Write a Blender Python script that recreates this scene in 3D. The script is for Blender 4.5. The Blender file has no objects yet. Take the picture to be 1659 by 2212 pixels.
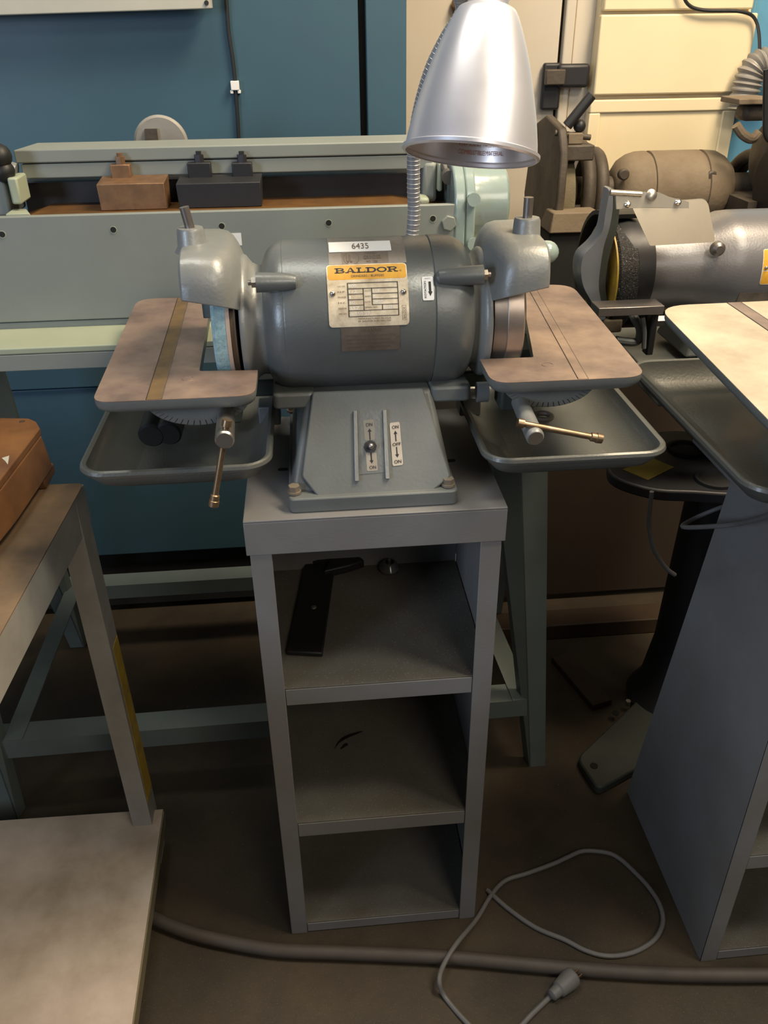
import bpy, bmesh, math, random
from mathutils import Vector, Matrix
random.seed(7)
C = bpy.context.scene.collection
pi = math.pi
# ------------------------------------------------------------------ camera
CAM = Vector((.0942, -.8799, 1.360))
_p, _r, _y = .5328, -.0124, .0846
_f = Vector((0, math.cos(_p), -math.sin(_p))); _u = Vector((0, math.sin(_p), math.cos(_p))); _x = Vector((1, 0, 0))
_Z = Matrix.Rotation(-_y, 3, 'Z')
_f, _u, _x = _Z @ _f, _Z @ _u, _Z @ _x
CX = math.cos(_r)*_x + math.sin(_r)*_u
CU = -math.sin(_r)*_x + math.cos(_r)*_u
camd = bpy.data.cameras.new('camera'); cam = bpy.data.objects.new('camera', camd); C.objects.link(cam)
camd.sensor_fit = 'VERTICAL'; camd.sensor_height = 36; camd.sensor_width = 27; camd.lens = 1800/2212*36
camd.clip_start = .02
M3 = Matrix((CX, CU, -_f)).transposed()
cam.matrix_world = Matrix.Translation(CAM) @ M3.to_4x4()
bpy.context.scene.camera = cam

# ------------------------------------------------------------------ light
w = bpy.data.worlds.new('world'); bpy.context.scene.world = w; w.use_nodes = True
bg = w.node_tree.nodes['Background']; bg.inputs[0].default_value = (.62, .60, .58, 1); bg.inputs[1].default_value = .045

def area(name, loc, target, size, energy, col, sy=None):
    l = bpy.data.lights.new(name, 'AREA'); l.energy = energy; l.color = col; l.size = size
    if sy: l.shape = 'RECTANGLE'; l.size_y = sy
    o = bpy.data.objects.new(name, l); C.objects.link(o); o.location = loc
    o.rotation_euler = (Vector(target)-Vector(loc)).to_track_quat('-Z', 'Y').to_euler()
    return o
area('daylight_window', (-1.9, -1.75, 1.62), (.3, .1, .85), .6, 33, (.66, .79, 1.0), .9)
area('ceiling_lamp', (1.2, .15, 2.9), (.85, .8, 1.1), .6, 66, (1.0, .80, .56), .7)
area('overhead_fill_light', (-.3, .15, 3.1), (-.1, .75, 1.3), 1.1, 20, (1.0, .95, .84), .3)  # unseen fill, added for highlights on tops and the blue cabinet
area('table_fill_light', (1.15, -.45, 2.3), (.72, .05, 1.0), .3, 15, (1.0, .90, .72), .3)  # unseen light added to brighten the right-hand table
area('front_fill_light', (1.0, -2.2, 2.3), (.5, -.6, 0), .9, 18, (1.0, .88, .74), .9)  # unseen warm fill, added to brighten the near floor and fronts

sc = bpy.context.scene
sc.view_settings.view_transform = 'Standard'; sc.view_settings.look = 'None'
sc.view_settings.gamma = 1; sc.view_settings.exposure = 0.0

# ------------------------------------------------------------------ helpers
def ray(a, b): return _f + CX*((a-829.5)/1800) - CU*((b-1106)/1800)
def Y(a, b, y): d = ray(a, b); return CAM + d*((y-CAM.y)/d.y)
def Zp(a, b, z): d = ray(a, b); return CAM + d*((z-CAM.z)/d.z)
def Xp(a, b, x): d = ray(a, b); return CAM + d*((x-CAM.x)/d.x)

_m = {}
def mat(name, col, rough=.5, metal=0, mott=.12, scale=18, col2=None, bump=0., bscale=300, coat=0, f=.5, speck=0, ss=.2):
    if name in _m: return _m[name]
    m = bpy.data.materials.new(name); m.use_nodes = True; nt = m.node_tree; n = nt.nodes; L = nt.links
    b = n['Principled BSDF']; b.inputs['Roughness'].default_value = rough; b.inputs['Metallic'].default_value = metal
    if coat: b.inputs['Coat Weight'].default_value = coat; b.inputs['Coat Roughness'].default_value = .15
    tc = n.new('ShaderNodeTexCoord')
    nz = n.new('ShaderNodeTexNoise'); nz.inputs['Scale'].default_value = scale; nz.inputs['Detail'].default_value = 6; nz.inputs['Roughness'].default_value = .6
    L.new(tc.outputs['Object'], nz.inputs['Vector'])
    r = n.new('ShaderNodeValToRGB'); r.color_ramp.elements[0].position = f-ss; r.color_ramp.elements[1].position = f+ss
    c2 = col2 or tuple(max(0, c*(1-mott*2)) for c in col)
    r.color_ramp.elements[0].color = (*c2, 1); r.color_ramp.elements[1].color = (*col, 1)
    L.new(nz.outputs['Fac'], r.inputs['Fac'])
    out = r.outputs['Color']
    if speck:
        n2 = n.new('ShaderNodeTexNoise'); n2.inputs['Scale'].default_value = 420; n2.inputs['Detail'].default_value = 2
        L.new(tc.outputs['Object'], n2.inputs['Vector'])
        r2 = n.new('ShaderNodeValToRGB'); r2.color_ramp.elements[0].position = .62; r2.color_ramp.elements[1].position = .76
        r2.color_ramp.elements[0].color = (0, 0, 0, 1); r2.color_ramp.elements[1].color = (speck, speck, speck, 1)
        L.new(n2.outputs['Fac'], r2.inputs['Fac'])
        mx = n.new('ShaderNodeMixRGB'); mx.blend_type = 'ADD'; mx.inputs[0].default_value = 1
        L.new(out, mx.inputs[1]); L.new(r2.outputs['Color'], mx.inputs[2]); out = mx.outputs[0]
    L.new(out, b.inputs['Base Color'])
    # roughness variation
    mr = n.new('ShaderNodeMapRange'); mr.inputs['To Min'].default_value = min(1, rough+.12); mr.inputs['To Max'].default_value = max(.05, rough-.08)
    L.new(nz.outputs['Fac'], mr.inputs['Value']); L.new(mr.outputs['Result'], b.inputs['Roughness'])
    if bump:
        nb = n.new('ShaderNodeTexNoise'); nb.inputs['Scale'].default_value = bscale; nb.inputs['Detail'].default_value = 3
        L.new(tc.outputs['Object'], nb.inputs['Vector'])
        bp = n.new('ShaderNodeBump'); bp.inputs['Strength'].default_value = bump; bp.inputs['Distance'].default_value = .002
        L.new(nb.outputs['Fac'], bp.inputs['Height']); L.new(bp.outputs['Normal'], b.inputs['Normal'])
    _m[name] = m; return m

GREY = mat('grey_machine_paint', (.155, .168, .162), .42, 0, .12, 9, bump=.12, bscale=260)
GREYH = mat('grey_cast_paint', (.26, .272, .265), .38, .25, .10, 10, bump=.15, bscale=220)
MOT = mat('motor_blue_grey_paint', (.16, .175, .175), .33, .25, .12, 7, bump=.10, bscale=260)
STAND = mat('stand_grey_paint', (.20, .20, .20), .55, 0, .10, 6, (.165, .155, .14), bump=.1)
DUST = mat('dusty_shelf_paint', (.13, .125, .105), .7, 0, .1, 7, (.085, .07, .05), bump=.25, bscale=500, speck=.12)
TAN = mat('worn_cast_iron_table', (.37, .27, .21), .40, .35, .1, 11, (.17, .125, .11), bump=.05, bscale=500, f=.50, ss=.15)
TAN2 = mat('cast_iron_table_painted_light', (.74, .64, .48), .40, .3, .1, 9, (.38, .31, .22), bump=.05, bscale=500)  # paler copy of the table iron, strong light put into the colour
SLOT = mat('rusty_slot', (.24, .15, .06), .5, .3, .1, 25, (.12, .085, .05))
STEEL = mat('bare_steel', (.55, .52, .47), .28, .9, .1, 40)
STEELD = mat('dull_steel', (.30, .27, .25), .38, .85, .1, 40)
BRONZ = mat('rusty_rod', (.34, .25, .16), .35, .8, .1, 60, (.2, .12, .06))
BLACK = mat('black_rubber', (.012, .012, .012), .5, 0, .1)
DARK = mat('dark_void', (.010, .010, .009), .8)
TRAY = mat('tray_hammered_paint', (.125, .135, .128), .42, .2, .1, 6, (.10, .10, .085), bump=.22, bscale=240, coat=.15)
BRAKE = mat('sage_machine_paint', (.24, .262, .235), .5, 0, .08, 5)
BRAKEL = mat('pale_sage_paint', (.36, .40, .29), .5, 0, .08, 5)
TEAL = mat('glossy_pale_teal_enamel', (.29, .37, .345), .2, 0, .06, 8, bump=.25, bscale=60, coat=.6)
BLUE = mat('blue_cabinet_paint', (.048, .108, .148), .42, 0, .10, 3, (.039, .090, .125))
BLUE2 = mat('bright_blue_paint', (.12, .33, .50), .4, 0, .05)
CREAM = mat('cream_cabinet_paint', (.80, .68, .44), .45, 0, .04, 4)
BEIGE = mat('beige_door_paint', (.58, .52, .42), .5, 0, .05, 4)
WHITE = mat('white_label_paper', (.85, .84, .80), .5, 0, .03)
CARD = mat('off_white_panel', (.48, .47, .40), .6, 0, .04)
INK = mat('black_ink', (.02, .018, .015), .5)
INK2 = mat('faded_ink', (.16, .12, .08), .6)
ORANGE = mat('orange_label_band', (.80, .42, .045), .4, 0, .1, 60, (.62, .30, .03))
PLATE = mat('aluminium_plate', (.85, .74, .55), .38, .25, .1, 60, (.40, .31, .20), f=.42)  # base colour raised, sunlight on the plate is painted in
FOIL = mat('worn_foil_label', (.36, .33, .29), .35, .6, .1, 60, (.26, .22, .18))
FOILB = mat('brown_foil_label', (.27, .22, .18), .35, .5, .1, 60, (.17, .14, .11))
RUSTB = mat('rusty_brown_steel', (.30, .17, .085), .42, .5, .1, 40, (.16, .09, .05))
DKB = mat('black_oxide_steel', (.035, .035, .038), .45, .4, .1, 40)
WOODBED = mat('oily_brown_bed', (.22, .11, .035), .4, .3, .1, 20, (.10, .05, .02))
WOOD = mat('varnished_orange_wood', (.25, .12, .045), .4, 0, .1, 10, (.10, .042, .018), coat=.3)
TABLEW = mat('worn_brown_tabletop', (.24, .16, .09), .6, 0, .1, 8, (.07, .055, .04), bump=.1, f=.5)
TGREY = mat('table_frame_grey', (.34, .33, .30), .6, 0, .1, 12, (.24, .23, .20))
LOWSH = mat('stained_metal_shelf', (.58, .49, .41), .55, .1, .1, 6, (.30, .235, .165), bump=.1, ss=.18)
YELD = mat('dark_yellow_sticker', (.20, .14, .02), .6)  # plain dark yellow, deeper than the other yellow
YEL = mat('yellow_paint', (.55, .36, .03), .5, 0, .1, 30, (.30, .21, .05))
FLOOR = mat('dark_brown_floor', (.058, .040, .020), .6, 0, .1, 5, (.021, .016, .009), bump=.2, bscale=90, speck=.05)
WALLM = mat('workshop_wall', (.45, .42, .36), .8, 0, .1, 3)
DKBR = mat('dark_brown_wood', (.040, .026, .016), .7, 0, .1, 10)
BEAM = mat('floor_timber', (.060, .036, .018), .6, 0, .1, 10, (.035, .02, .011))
ALU = mat('brushed_shade_aluminium', (.70, .70, .76), .36, .65, .03, 20)
ALUI = mat('shade_inner_aluminium', (.75, .68, .64), .35, .7, .05, 20)
CABLE = mat('grey_cord', (.16, .155, .15), .5, 0, .1)
HOSE = mat('brown_grey_hose', (.075, .062, .050), .6, 0, .1, 20)
OLD = mat('dusty_brown_motor', (.20, .155, .10), .75, 0, .1, 14, (.15, .11, .07), bump=.4, bscale=120)
OLDD = mat('dark_dusty_iron', (.10, .080, .060), .6, .2, .1, 14, (.05, .04, .03), bump=.3, bscale=120)
WHEELG = mat('old_grinding_wheel', (.17, .14, .085), .85, 0, .1, 40, bump=.4)
GRIT = mat('black_grit_wheel', (.035, .034, .033), .6, .2, .1, 300, (.005, .005, .005), bump=1.0, bscale=420, speck=.25)
ABRB = mat('pale_blue_abrasive', (.40, .58, .60), .8, 0, .1, 150, (.20, .34, .37), bump=.5)
PINK = mat('pinkish_wheel_layer', (.55, .42, .33), .6, 0, .05)
SHIELD = mat('dusty_eye_shield', (.30, .26, .20), .3, .3, .1, 14, (.22, .19, .15))
PEDG = mat('green_black_pedestal', (.055, .065, .055), .45, .1, .1, 20)

_org = {}
class B:
    def __init__(s): s.v = []; s.f = []
    def add(s, vs, fs):
        n = len(s.v); s.v += [Vector(v) for v in vs]; s.f += [tuple(i+n for i in f) for f in fs]; return s
    def box(s, a, b):
        x0, y0, z0 = a; x1, y1, z1 = b
        x0, x1 = sorted((x0, x1)); y0, y1 = sorted((y0, y1)); z0, z1 = sorted((z0, z1))
        return s.hexa([(x0,y0,z0),(x1,y0,z0),(x1,y1,z0),(x0,y1,z0)], [(x0,y0,z1),(x1,y0,z1),(x1,y1,z1),(x0,y1,z1)])
    def hexa(s, lo, hi): return s.loft([lo, hi])
    def loft(s, rings, closed=True, caps=True):
        n = len(rings[0]); vs = [p for r in rings for p in r]; fs = []
        for i in range(len(rings)-1):
            for j in range(n if closed else n-1):
                k = (j+1) % n
                fs.append((i*n+j, i*n+k, (i+1)*n+k, (i+1)*n+j))
        if caps and closed:
            fs.append(tuple(reversed(range(n)))); fs.append(tuple(range((len(rings)-1)*n, len(rings)*n)))
        return s.add(vs, fs)
    def cyl(s, p0, p1, r0, r1=None, n=20):
        return s.rev(p0, p1, [(0, r0), (1, r0 if r1 is None else r1)], n)
    def rev(s, p0, p1, prof, n=32, caps=True):
        # prof: (t along p0->p1, radius)
        p0 = Vector(p0); p1 = Vector(p1); d = (p1-p0); q = d.normalized()
        a = q.orthogonal().normalized(); b = q.cross(a)
        rings = [[p0+d*t+(a*math.cos(2*pi*k/n)+b*math.sin(2*pi*k/n))*max(r, 1e-5) for k in range(n)] for t, r in prof]
        return s.loft(rings, True, caps)
    def sph(s, c, r, n=16, sx=1, sy=1, sz=1):
        c = Vector(c); rings = []
        for i in range(n//2+1):
            t = pi*i/(n//2); rr = max(math.sin(t), 1e-3)
            rings.append([c+Vector((rr*math.cos(2*pi*k/n)*r*sx, rr*math.sin(2*pi*k/n)*r*sy, -math.cos(t)*r*sz)) for k in range(n)])
        return s.loft(rings)
    def tube(s, pts, r, n=10, sm=6):
        P = smooth(pts, sm) if sm > 1 else [Vector(p) for p in pts]
        rings = []; up = None
        for i, p in enumerate(P):
            t = (P[min(i+1, len(P)-1)]-P[max(i-1, 0)]).normalized()
            if up is None: up = t.orthogonal().normalized()
            up = (up - t*up.dot(t)).normalized(); b = t.cross(up)
            rr = r(i/(len(P)-1)) if callable(r) else r
            rings.append([p+(up*math.cos(2*pi*k/n)+b*math.sin(2*pi*k/n))*rr for k in range(n)])
        return s.loft(rings)
    def prism(s, poly, z0, z1, fr=None):
        fr = fr or (lambda u, v, h: Vector((u, v, h)))
        return s.loft([[fr(u, v, z0) for u, v in poly], [fr(u, v, z1) for u, v in poly]])
    def obj(s, name, m, parent=None, smooth=True, bevel=0, seg=2, ang=35):
        org = _org.get(parent.name, Vector()) if parent else Vector()
        me = bpy.data.meshes.new(name); me.from_pydata([tuple(v-org) for v in s.v], [], s.f)
        bm = bmesh.new(); bm.from_mesh(me); bmesh.ops.recalc_face_normals(bm, faces=bm.faces)
        for f in bm.faces: f.smooth = smooth
        if smooth:
            for e in bm.edges:
                if len(e.link_faces) == 2 and e.calc_face_angle(0) > math.radians(ang): e.smooth = False
        bm.to_mesh(me); bm.free(); me.materials.append(m)
        o = bpy.data.objects.new(name, me); C.objects.link(o)
        if parent: o.parent = parent; _org[o.name] = org
        else: _org[o.name] = Vector()
        if bevel:
            md = o.modifiers.new('bevel', 'BEVEL'); md.width = bevel; md.segments = seg; md.limit_method = 'ANGLE'; md.angle_limit = math.radians(40)
        return o

def smooth(pts, k):
    P = [Vector(p) for p in pts]; out = []
    for i in range(len(P)-1):
        a = P[max(i-1, 0)]; b = P[i]; c = P[i+1]; d = P[min(i+2, len(P)-1)]
        for j in range(k):
            t = j/k
            out.append(.5*((2*b)+(-a+c)*t+(2*a-5*b+4*c-d)*t*t+(-a+3*b-3*c+d)*t**3))
    out.append(P[-1]); return out

def thing(name, label, cat, loc, group=None):
    o = bpy.data.objects.new(name, None); C.objects.link(o); o.location = loc; o.empty_display_size = .05
    _org[o.name] = Vector(loc); o['label'] = label; o['category'] = cat
    if group: o['group'] = group
    return o
def tag(o, label, cat, group=None):
    o['label'] = label; o['category'] = cat
    if group: o['group'] = group
    return o
def struct(o): o['kind'] = 'structure'; return o

def rrect(x0, y0, x1, y1, r, n=6, rs=None):
    rs = rs or [r]*4; out = []
    for (cx, cy, a0, rr) in ((x1, y1, 0, rs[0]), (x0, y1, 90, rs[1]), (x0, y0, 180, rs[2]), (x1, y0, 270, rs[3])):
        sx = -1 if cx == x1 else 1; sy = -1 if cy == y1 else 1
        for k in range(n+1):
            a = math.radians(a0+90*k/n); out.append((cx+sx*rr+rr*math.cos(a), cy+sy*rr+rr*math.sin(a)))
    return out

def roundpoly(poly, rads, n=6):
    out = []; N = len(poly)
    for i, p in enumerate(poly):
        p = Vector(p); a = Vector(poly[i-1])-p; b = Vector(poly[(i+1) % N])-p; r = rads[i]
        if r <= 0: out.append((p.x, p.y)); continue
        a.normalize(); b.normalize()
        for k in range(n+1):
            t = k/n; q = (p+a*r)*(1-t)**2 + p*2*t*(1-t) + (p+b*r)*t*t
            out.append((q.x, q.y))
    return out

def hexbolt(b, p, d, r, h, n=6):
    p = Vector(p); d = Vector(d).normalized(); b.cyl(p, p+d*h, r, n=n); return b

# flat print: text and shapes as thin real meshes on a surface map  fr(u,v,h)
def text_mesh(body, bold=0.0):
    cu = bpy.data.curves.new('t', 'FONT'); cu.body = body; cu.resolution_u = 3; cu.offset = bold
    o = bpy.data.objects.new('t', cu); C.objects.link(o)
    bpy.context.view_layer.update()
    me = bpy.data.meshes.new_from_object(o)
    vs = [Vector(v.co) for v in me.vertices]; fs = [tuple(p.vertices) for p in me.polygons]
    bpy.data.objects.remove(o); bpy.data.curves.remove(cu); bpy.data.meshes.remove(me)
    return vs, fs
def put_text(b, body, u0, v0, u1, v1, fr, h=.0004, bold=.0, rot=0):
    """v grows downwards in uv; text fitted into the box. rot=90 reads upwards"""
    vs, fs = text_mesh(body, bold)
    X0 = min(v.x for v in vs); X1 = max(v.x for v in vs); Y0 = min(v.y for v in vs); Y1 = max(v.y for v in vs)
    out = []
    for v in vs:
        a = (v.x-X0)/(X1-X0); c = (v.y-Y0)/(Y1-Y0)
        if rot == 0: u = u0+(u1-u0)*a; q = v1+(v0-v1)*c
        else: u = u1-(u1-u0)*c if rot == -90 else u0+(u1-u0)*(1-c); q = v1+(v0-v1)*a
        out.append(fr(u, q, h))
    b.add(out, fs)
def quad(b, u0, v0, u1, v1, fr, h=.0004, n=1):
    for i in range(n):
        a = v0+(v1-v0)*i/n; c = v0+(v1-v0)*(i+1)/n
        b.add([fr(u0, a, h), fr(u1, a, h), fr(u1, c, h), fr(u0, c, h)], [(0, 1, 2, 3)])
def poly(b, pts, fr, h=.0004): b.add([fr(u, v, h) for u, v in pts], [tuple(range(len(pts)))])
def line(b, u0, v0, u1, v1, t, fr, h=.0004):
    if abs(u1-u0) > abs(v1-v0): quad(b, u0, v0-t/2, u1, v0+t/2, fr, h)
    else: quad(b, u0-t/2, v0, u0+t/2, v1, fr, h, 6)
def sheet(b, u0, v0, u1, v1, fr, th=.0006, r=0, n=10, rv=None):
    """thin slab following the surface, rounded corners"""
    rv = rv or r; rows = []
    for i in range(n+1):
        t = i/n; v = v0+(v1-v0)*t; dv = min(v-v0, v1-v); ins = 0
        if r and dv < rv: ins = r*(1-math.sqrt(max(0, 1-(1-dv/rv)**2)))
        rows.append((u0+ins, u1-ins, v))
    if r:
        ext = []
        for k in range(5):
            a = pi/2*k/4; ext.append((r*(1-math.sin(a)), rv*(1-math.cos(a))))
        rows = [(u0+e, u1-e, v0+d) for e, d in ext] + [(u0, u1, v0+(v1-v0)*i/n) for i in range(1, n) if rv < (v1-v0)*i/n < (v1-v0)-rv] + [(u0+e, u1-e, v1-d) for e, d in reversed(ext)]
    m = len(rows); vs = []
    for h in (0, th):
        for a, c, v in rows: vs += [fr(a, v, h), fr(c, v, h)]
    fs = []
    for i in range(m-1):
        a = 2*i; fs.append((2*m+a, 2*m+a+1, 2*m+a+3, 2*m+a+2)); fs.append((a, a+2, a+3, a+1))
        fs.append((a, 2*m+a, 2*m+a+2, a+2)); fs.append((a+1, a+3, 2*m+a+3, 2*m+a+1))
    fs.append((0, 1, 2*m+1, 2*m)); e = 2*m-2; fs.append((e, 2*m+e, 2*m+e+1, e+1))
    b.add(vs, fs)

def frontbox(px0, py0, px1, py1, y, depth, b=None):
    a = Y(px0, py0, y); c = Y(px1, py1, y); d = Y(px1, py0, y); e = Y(px0, py1, y)
    x0 = (a.x+e.x)/2; x1 = (c.x+d.x)/2; z1 = (a.z+d.z)/2; z0 = (c.z+e.z)/2
    return (b or B()).box((x0, y, z0), (x1, y+depth, z1))

# ------------------------------------------------------------------ setting
struct(B().box((-4, -4, -.05), (5, 4, 0)).obj('floor', FLOOR))
struct(B().box((-4, 2.2, 0), (5, 2.3, 3.6)).obj('wall_back', WALLM))

# ------------------------------------------------------------------ blue cabinet behind
t = thing('blue_cabinet', 'tall dark blue steel cabinet filling the background behind the sheet metal brake', 'cabinet', (-.5, .95, 0))
bx = Y(775, 100, .95).x; bx2 = Y(791, 100, .95).x; bx3 = Y(878, 100, .95).x; cx_ = Y(497, 100, .95).x
zl = Y(200, 838, .95).z
B().box((-1.6, .95, zl+.002), (bx, 1.0, 2.3)).obj('door_panel', BLUE, t, bevel=.002)
B().box((-1.6, .957, .19), (.305, 1.0, zl-.002)).obj('lower_panel', BLUE, t, bevel=.002)
B().box((bx2, .95, zl+.002), (bx3, 1.0, 2.3)).obj('side_panel', BLUE, t, bevel=.002)
B().box((-1.6, .975, .02), (bx3, 1.25, 2.28)).obj('carcass', DARK, t)
o = B().tube([Y(487, -40, .944), Y(493, 60, .944), Y(503, 130, .944), Y(509, 190, .944), Y(513, 250, .944), Y(517, 320, .944)], .0035, 8).obj('power_cable', BLACK)
tag(o, 'thin black cable running down the dark blue cabinet door', 'cable')
p = Y(508, 187, .945)
b = B().box((p.x-.008, .937, p.z-.006), (p.x+.008, .949, p.z+.010)); b.box((p.x-.010, .939, p.z-.012), (p.x-.004, .949, p.z-.006)); b.box((p.x+.004, .939, p.z-.012), (p.x+.010, .949, p.z-.006))
tag(b.obj('cable_clip', WHITE, bevel=.001), 'small white plastic clip holding the black cable on blue door', 'clip')
t = thing('control_box', 'off white metal panel with corner screw at the top left', 'panel', Y(200, 20, .90))
a = Y(0, 30, .90); c = Y(457, 19, .90)
fr = lambda u, v, h: Vector((u, .90-h, v))
B().prism([(-1.2, a.z-.006-.01), (c.x, c.z), (c.x+.002, c.z+.35), (-1.2, c.z+.34)], -.03, 0, fr).obj('panel_face', CARD, t, bevel=.002)
p = Y(446, 6, .899); B().cyl(p+Vector((0, .001, 0)), p-Vector((0, .002, 0)), .004).obj('screw', DKB, t)

# ------------------------------------------------------------------ cream cabinets at the right
t = thing('locker_cabinet', 'beige metal locker with dark latch between blue cabinet and cream drawers', 'cabinet', (.6, 1.4, 0))
yb = 1.40
xs = Y(1216, 60, yb).x; x0 = Y(872, 60, yb).x-.1; x1 = Y(1292, 30, yb).x
B().box((x0, yb, .02), (xs-.006, yb+.03, 2.2)).obj('door', BEIGE, t, bevel=.003)
B().box((xs+.004, yb-.004, .02), (x1-.055, yb+.03, 2.2)).obj('frame_post', BEIGE, t, bevel=.004)
B().box((x1-.053, yb+.004, .02), (x1-.004, yb+.03, 2.2)).obj('side_strip', BEIGE, t, bevel=.002)
B().box((x0, yb+.02, 0), (x1-.01, yb+.5, 2.18)).obj('carcass', DARK, t)
la = B(); frontbox(1172, 136, 1212, 238, yb-.024, .02, la); o = la.obj('latch_plate', DKB, t, bevel=.006, seg=3)
la = B(); frontbox(1206, 138, 1274, 190, yb-.038, .03, la); la.obj('latch_handle', DKB, t, bevel=.008, seg=3)
la = B(); frontbox(1180, 150, 1222, 184, yb-.050, .02, la); la.obj('latch_tongue', OLDD, t, bevel=.003)
p = Y(990, 8, yb-.01); B().cyl(p, p-Vector((0, .02, 0)), .016, .012).obj('door_knob', RUSTB, t)

t = thing('drawer_cabinet', 'cream painted steel cabinet lit warm at the upper right with recessed panel', 'cabinet', (1.1, 1.3, 0))
yc = 1.36
X = lambda a, b_: Y(a, b_, yc).x
zz = lambda b_: Y(1450, b_, yc).z
xl = X(1292, 100); xr = X(1612, 120); 
B().box((xl, yc+.01, .02), (xr-.004, yc+.5, 2.2)).obj('carcass', CREAM, t)
B().box((xl, yc-.012, zz(22)), (xr-.01, yc+.01, zz(22)+.5)).obj('drawer_front', CREAM, t, bevel=.004)
B().box((xl-.004, yc-.016, zz(202)), (xr+.004, yc+.01, zz(30))).obj('drawer_front', CREAM, t, bevel=.004)
zt = zz(212); zi = zz(240); xi0 = xl+.020; xi1 = xr-.040
b = B(); b.box((xl-.008, yc-.014, zi), (xr-.006, yc+.01, zt)); b.box((xl-.008, yc-.014, .1), (xi0, yc+.01, zi)); b.box((xi1, yc-.014, .1), (xr-.006, yc+.01, zi))
b.obj('lower_door_frame', CREAM, t, bevel=.003)
B().box((xi0, yc-.007, .1), (xi1, yc+.009, zi)).obj('recessed_panel', CREAM, t)
b = B().tube([Y(1470, -30, yc-.03), Y(1485, 8, yc-.03), Y(1520, 22, yc-.03), Y(1600, 25, yc-.03), Y(1633, 45, yc-.03), Y(1641, 110, yc-.05), Y(1633, 190, yc-.05), Y(1600, 235, yc-.05)], .004, 8)
tag(b.obj('dangling_wire', DKB), 'thin dark wire looping over the cream drawers into the corner', 'wire')
b = B().box((X(1624, 60), yc+.02, .3), (X(1624, 60)+.5, yc+.5, 2.2)); o = b.obj('blue_machine', BLUE2, bevel=.01)
tag(o, 'bright blue machine casing just visible in the top right corner', 'machine')
t = thing('coiled_duct', 'grey ribbed flexible duct beside the cream cabinet at right edge', 'duct', Y(1650, 190, 1.30))
pts = [Y(1602, 235, 1.30), Y(1612, 190, 1.30), Y(1628, 150, 1.30), Y(1655, 135, 1.30), Y(1700, 140, 1.30)]
B().tube(pts, lambda s: .032+.0035*math.sin(s*90), 20, 16).obj('duct_hose', mat('grey_duct', (.32, .30, .27), .5, .2), t)

# ------------------------------------------------------------------ low bench behind, carrying the old grinders
t = thing('dark_bench', 'dark brown wooden bench in the shadow under the old grinders', 'bench', (1.1, .9, 0))
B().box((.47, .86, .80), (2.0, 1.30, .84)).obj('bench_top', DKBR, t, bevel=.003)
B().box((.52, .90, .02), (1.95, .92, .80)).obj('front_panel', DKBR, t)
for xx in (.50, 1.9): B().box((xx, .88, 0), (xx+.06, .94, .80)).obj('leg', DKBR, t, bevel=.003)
p0 = Zp(1180, 1402, 0); p1 = Zp(1430, 1400, 0)
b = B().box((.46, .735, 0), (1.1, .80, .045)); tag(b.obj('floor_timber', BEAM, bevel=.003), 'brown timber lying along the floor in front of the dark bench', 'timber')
a = Zp(1210, 1425, 0); c = Zp(1300, 1530, 0); d = (c-a).normalized(); nn = Vector((-d.y, d.x, 0))*.026
b = B().hexa([a-nn, a+nn, c+nn, c-nn], [q+Vector((0, 0, .018)) for q in (a-nn, a+nn, c+nn, c-nn)])
tag(b.obj('wood_offcut', BEAM, bevel=.002), 'yellowish wood offcut on the floor pointing away from timber', 'timber')

# ------------------------------------------------------------------ old brown grinder (g3)
yg = 1.08
t = thing('old_bench_grinder', 'dusty brown old bench grinder with long barrel motor in front of cream cabinet', 'grinder', (.93, yg, .84))
cL = Y(1318, 400, yg); cR = Y(1572, 400, yg); zc = (Y(1440, 325, yg).z+Y(1440, 470, yg).z)/2-.008; R3 = (Y(1440, 325, yg).z-zc)*1.0
def sx(px): return Y(px, 400, yg).x
L3 = sx(1572)-sx(1318)
b = B().rev((sx(1318), yg, zc), (sx(1572), yg, zc), [(0, .35*R3), (.01, .55*R3), (.06, .80*R3), (.12, .93*R3), (.18, .99*R3), (.26, R3), (.265, .95*R3), (.285, .95*R3), (.29, 1.0*R3), (.5, 1.0*R3), (.70, R3), (.705, .95*R3), (.725, .95*R3), (.73, R3), (.84, .97*R3), (.91, .85*R3), (.97, .66*R3), (.99, .5*R3), (1, .3*R3)], 40)
b.obj('motor_barrel', OLD, t)
for px, py in ((1350, 378), (1540, 382)):
    p = Y(px, py, yg-.9*R3); B().rev(p+Vector((0, .016, 0)), p+Vector((0, .002, 0)), [(0, .012), (.8, .012), (1, .009), (1.0, .004)], 16).obj('bolt_cap', OLDD, t)
B().hexa([(sx(1380), yg-.08, .84), (sx(1520), yg-.08, .84), (sx(1520), yg+.08, .84), (sx(1380), yg+.08, .84)], [(sx(1400), yg-.05, zc-.5*R3), (sx(1500), yg-.05, zc-.5*R3), (sx(1500), yg+.05, zc-.5*R3), (sx(1400), yg+.05, zc-.5*R3)]).obj('foot', OLDD, t)
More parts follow.
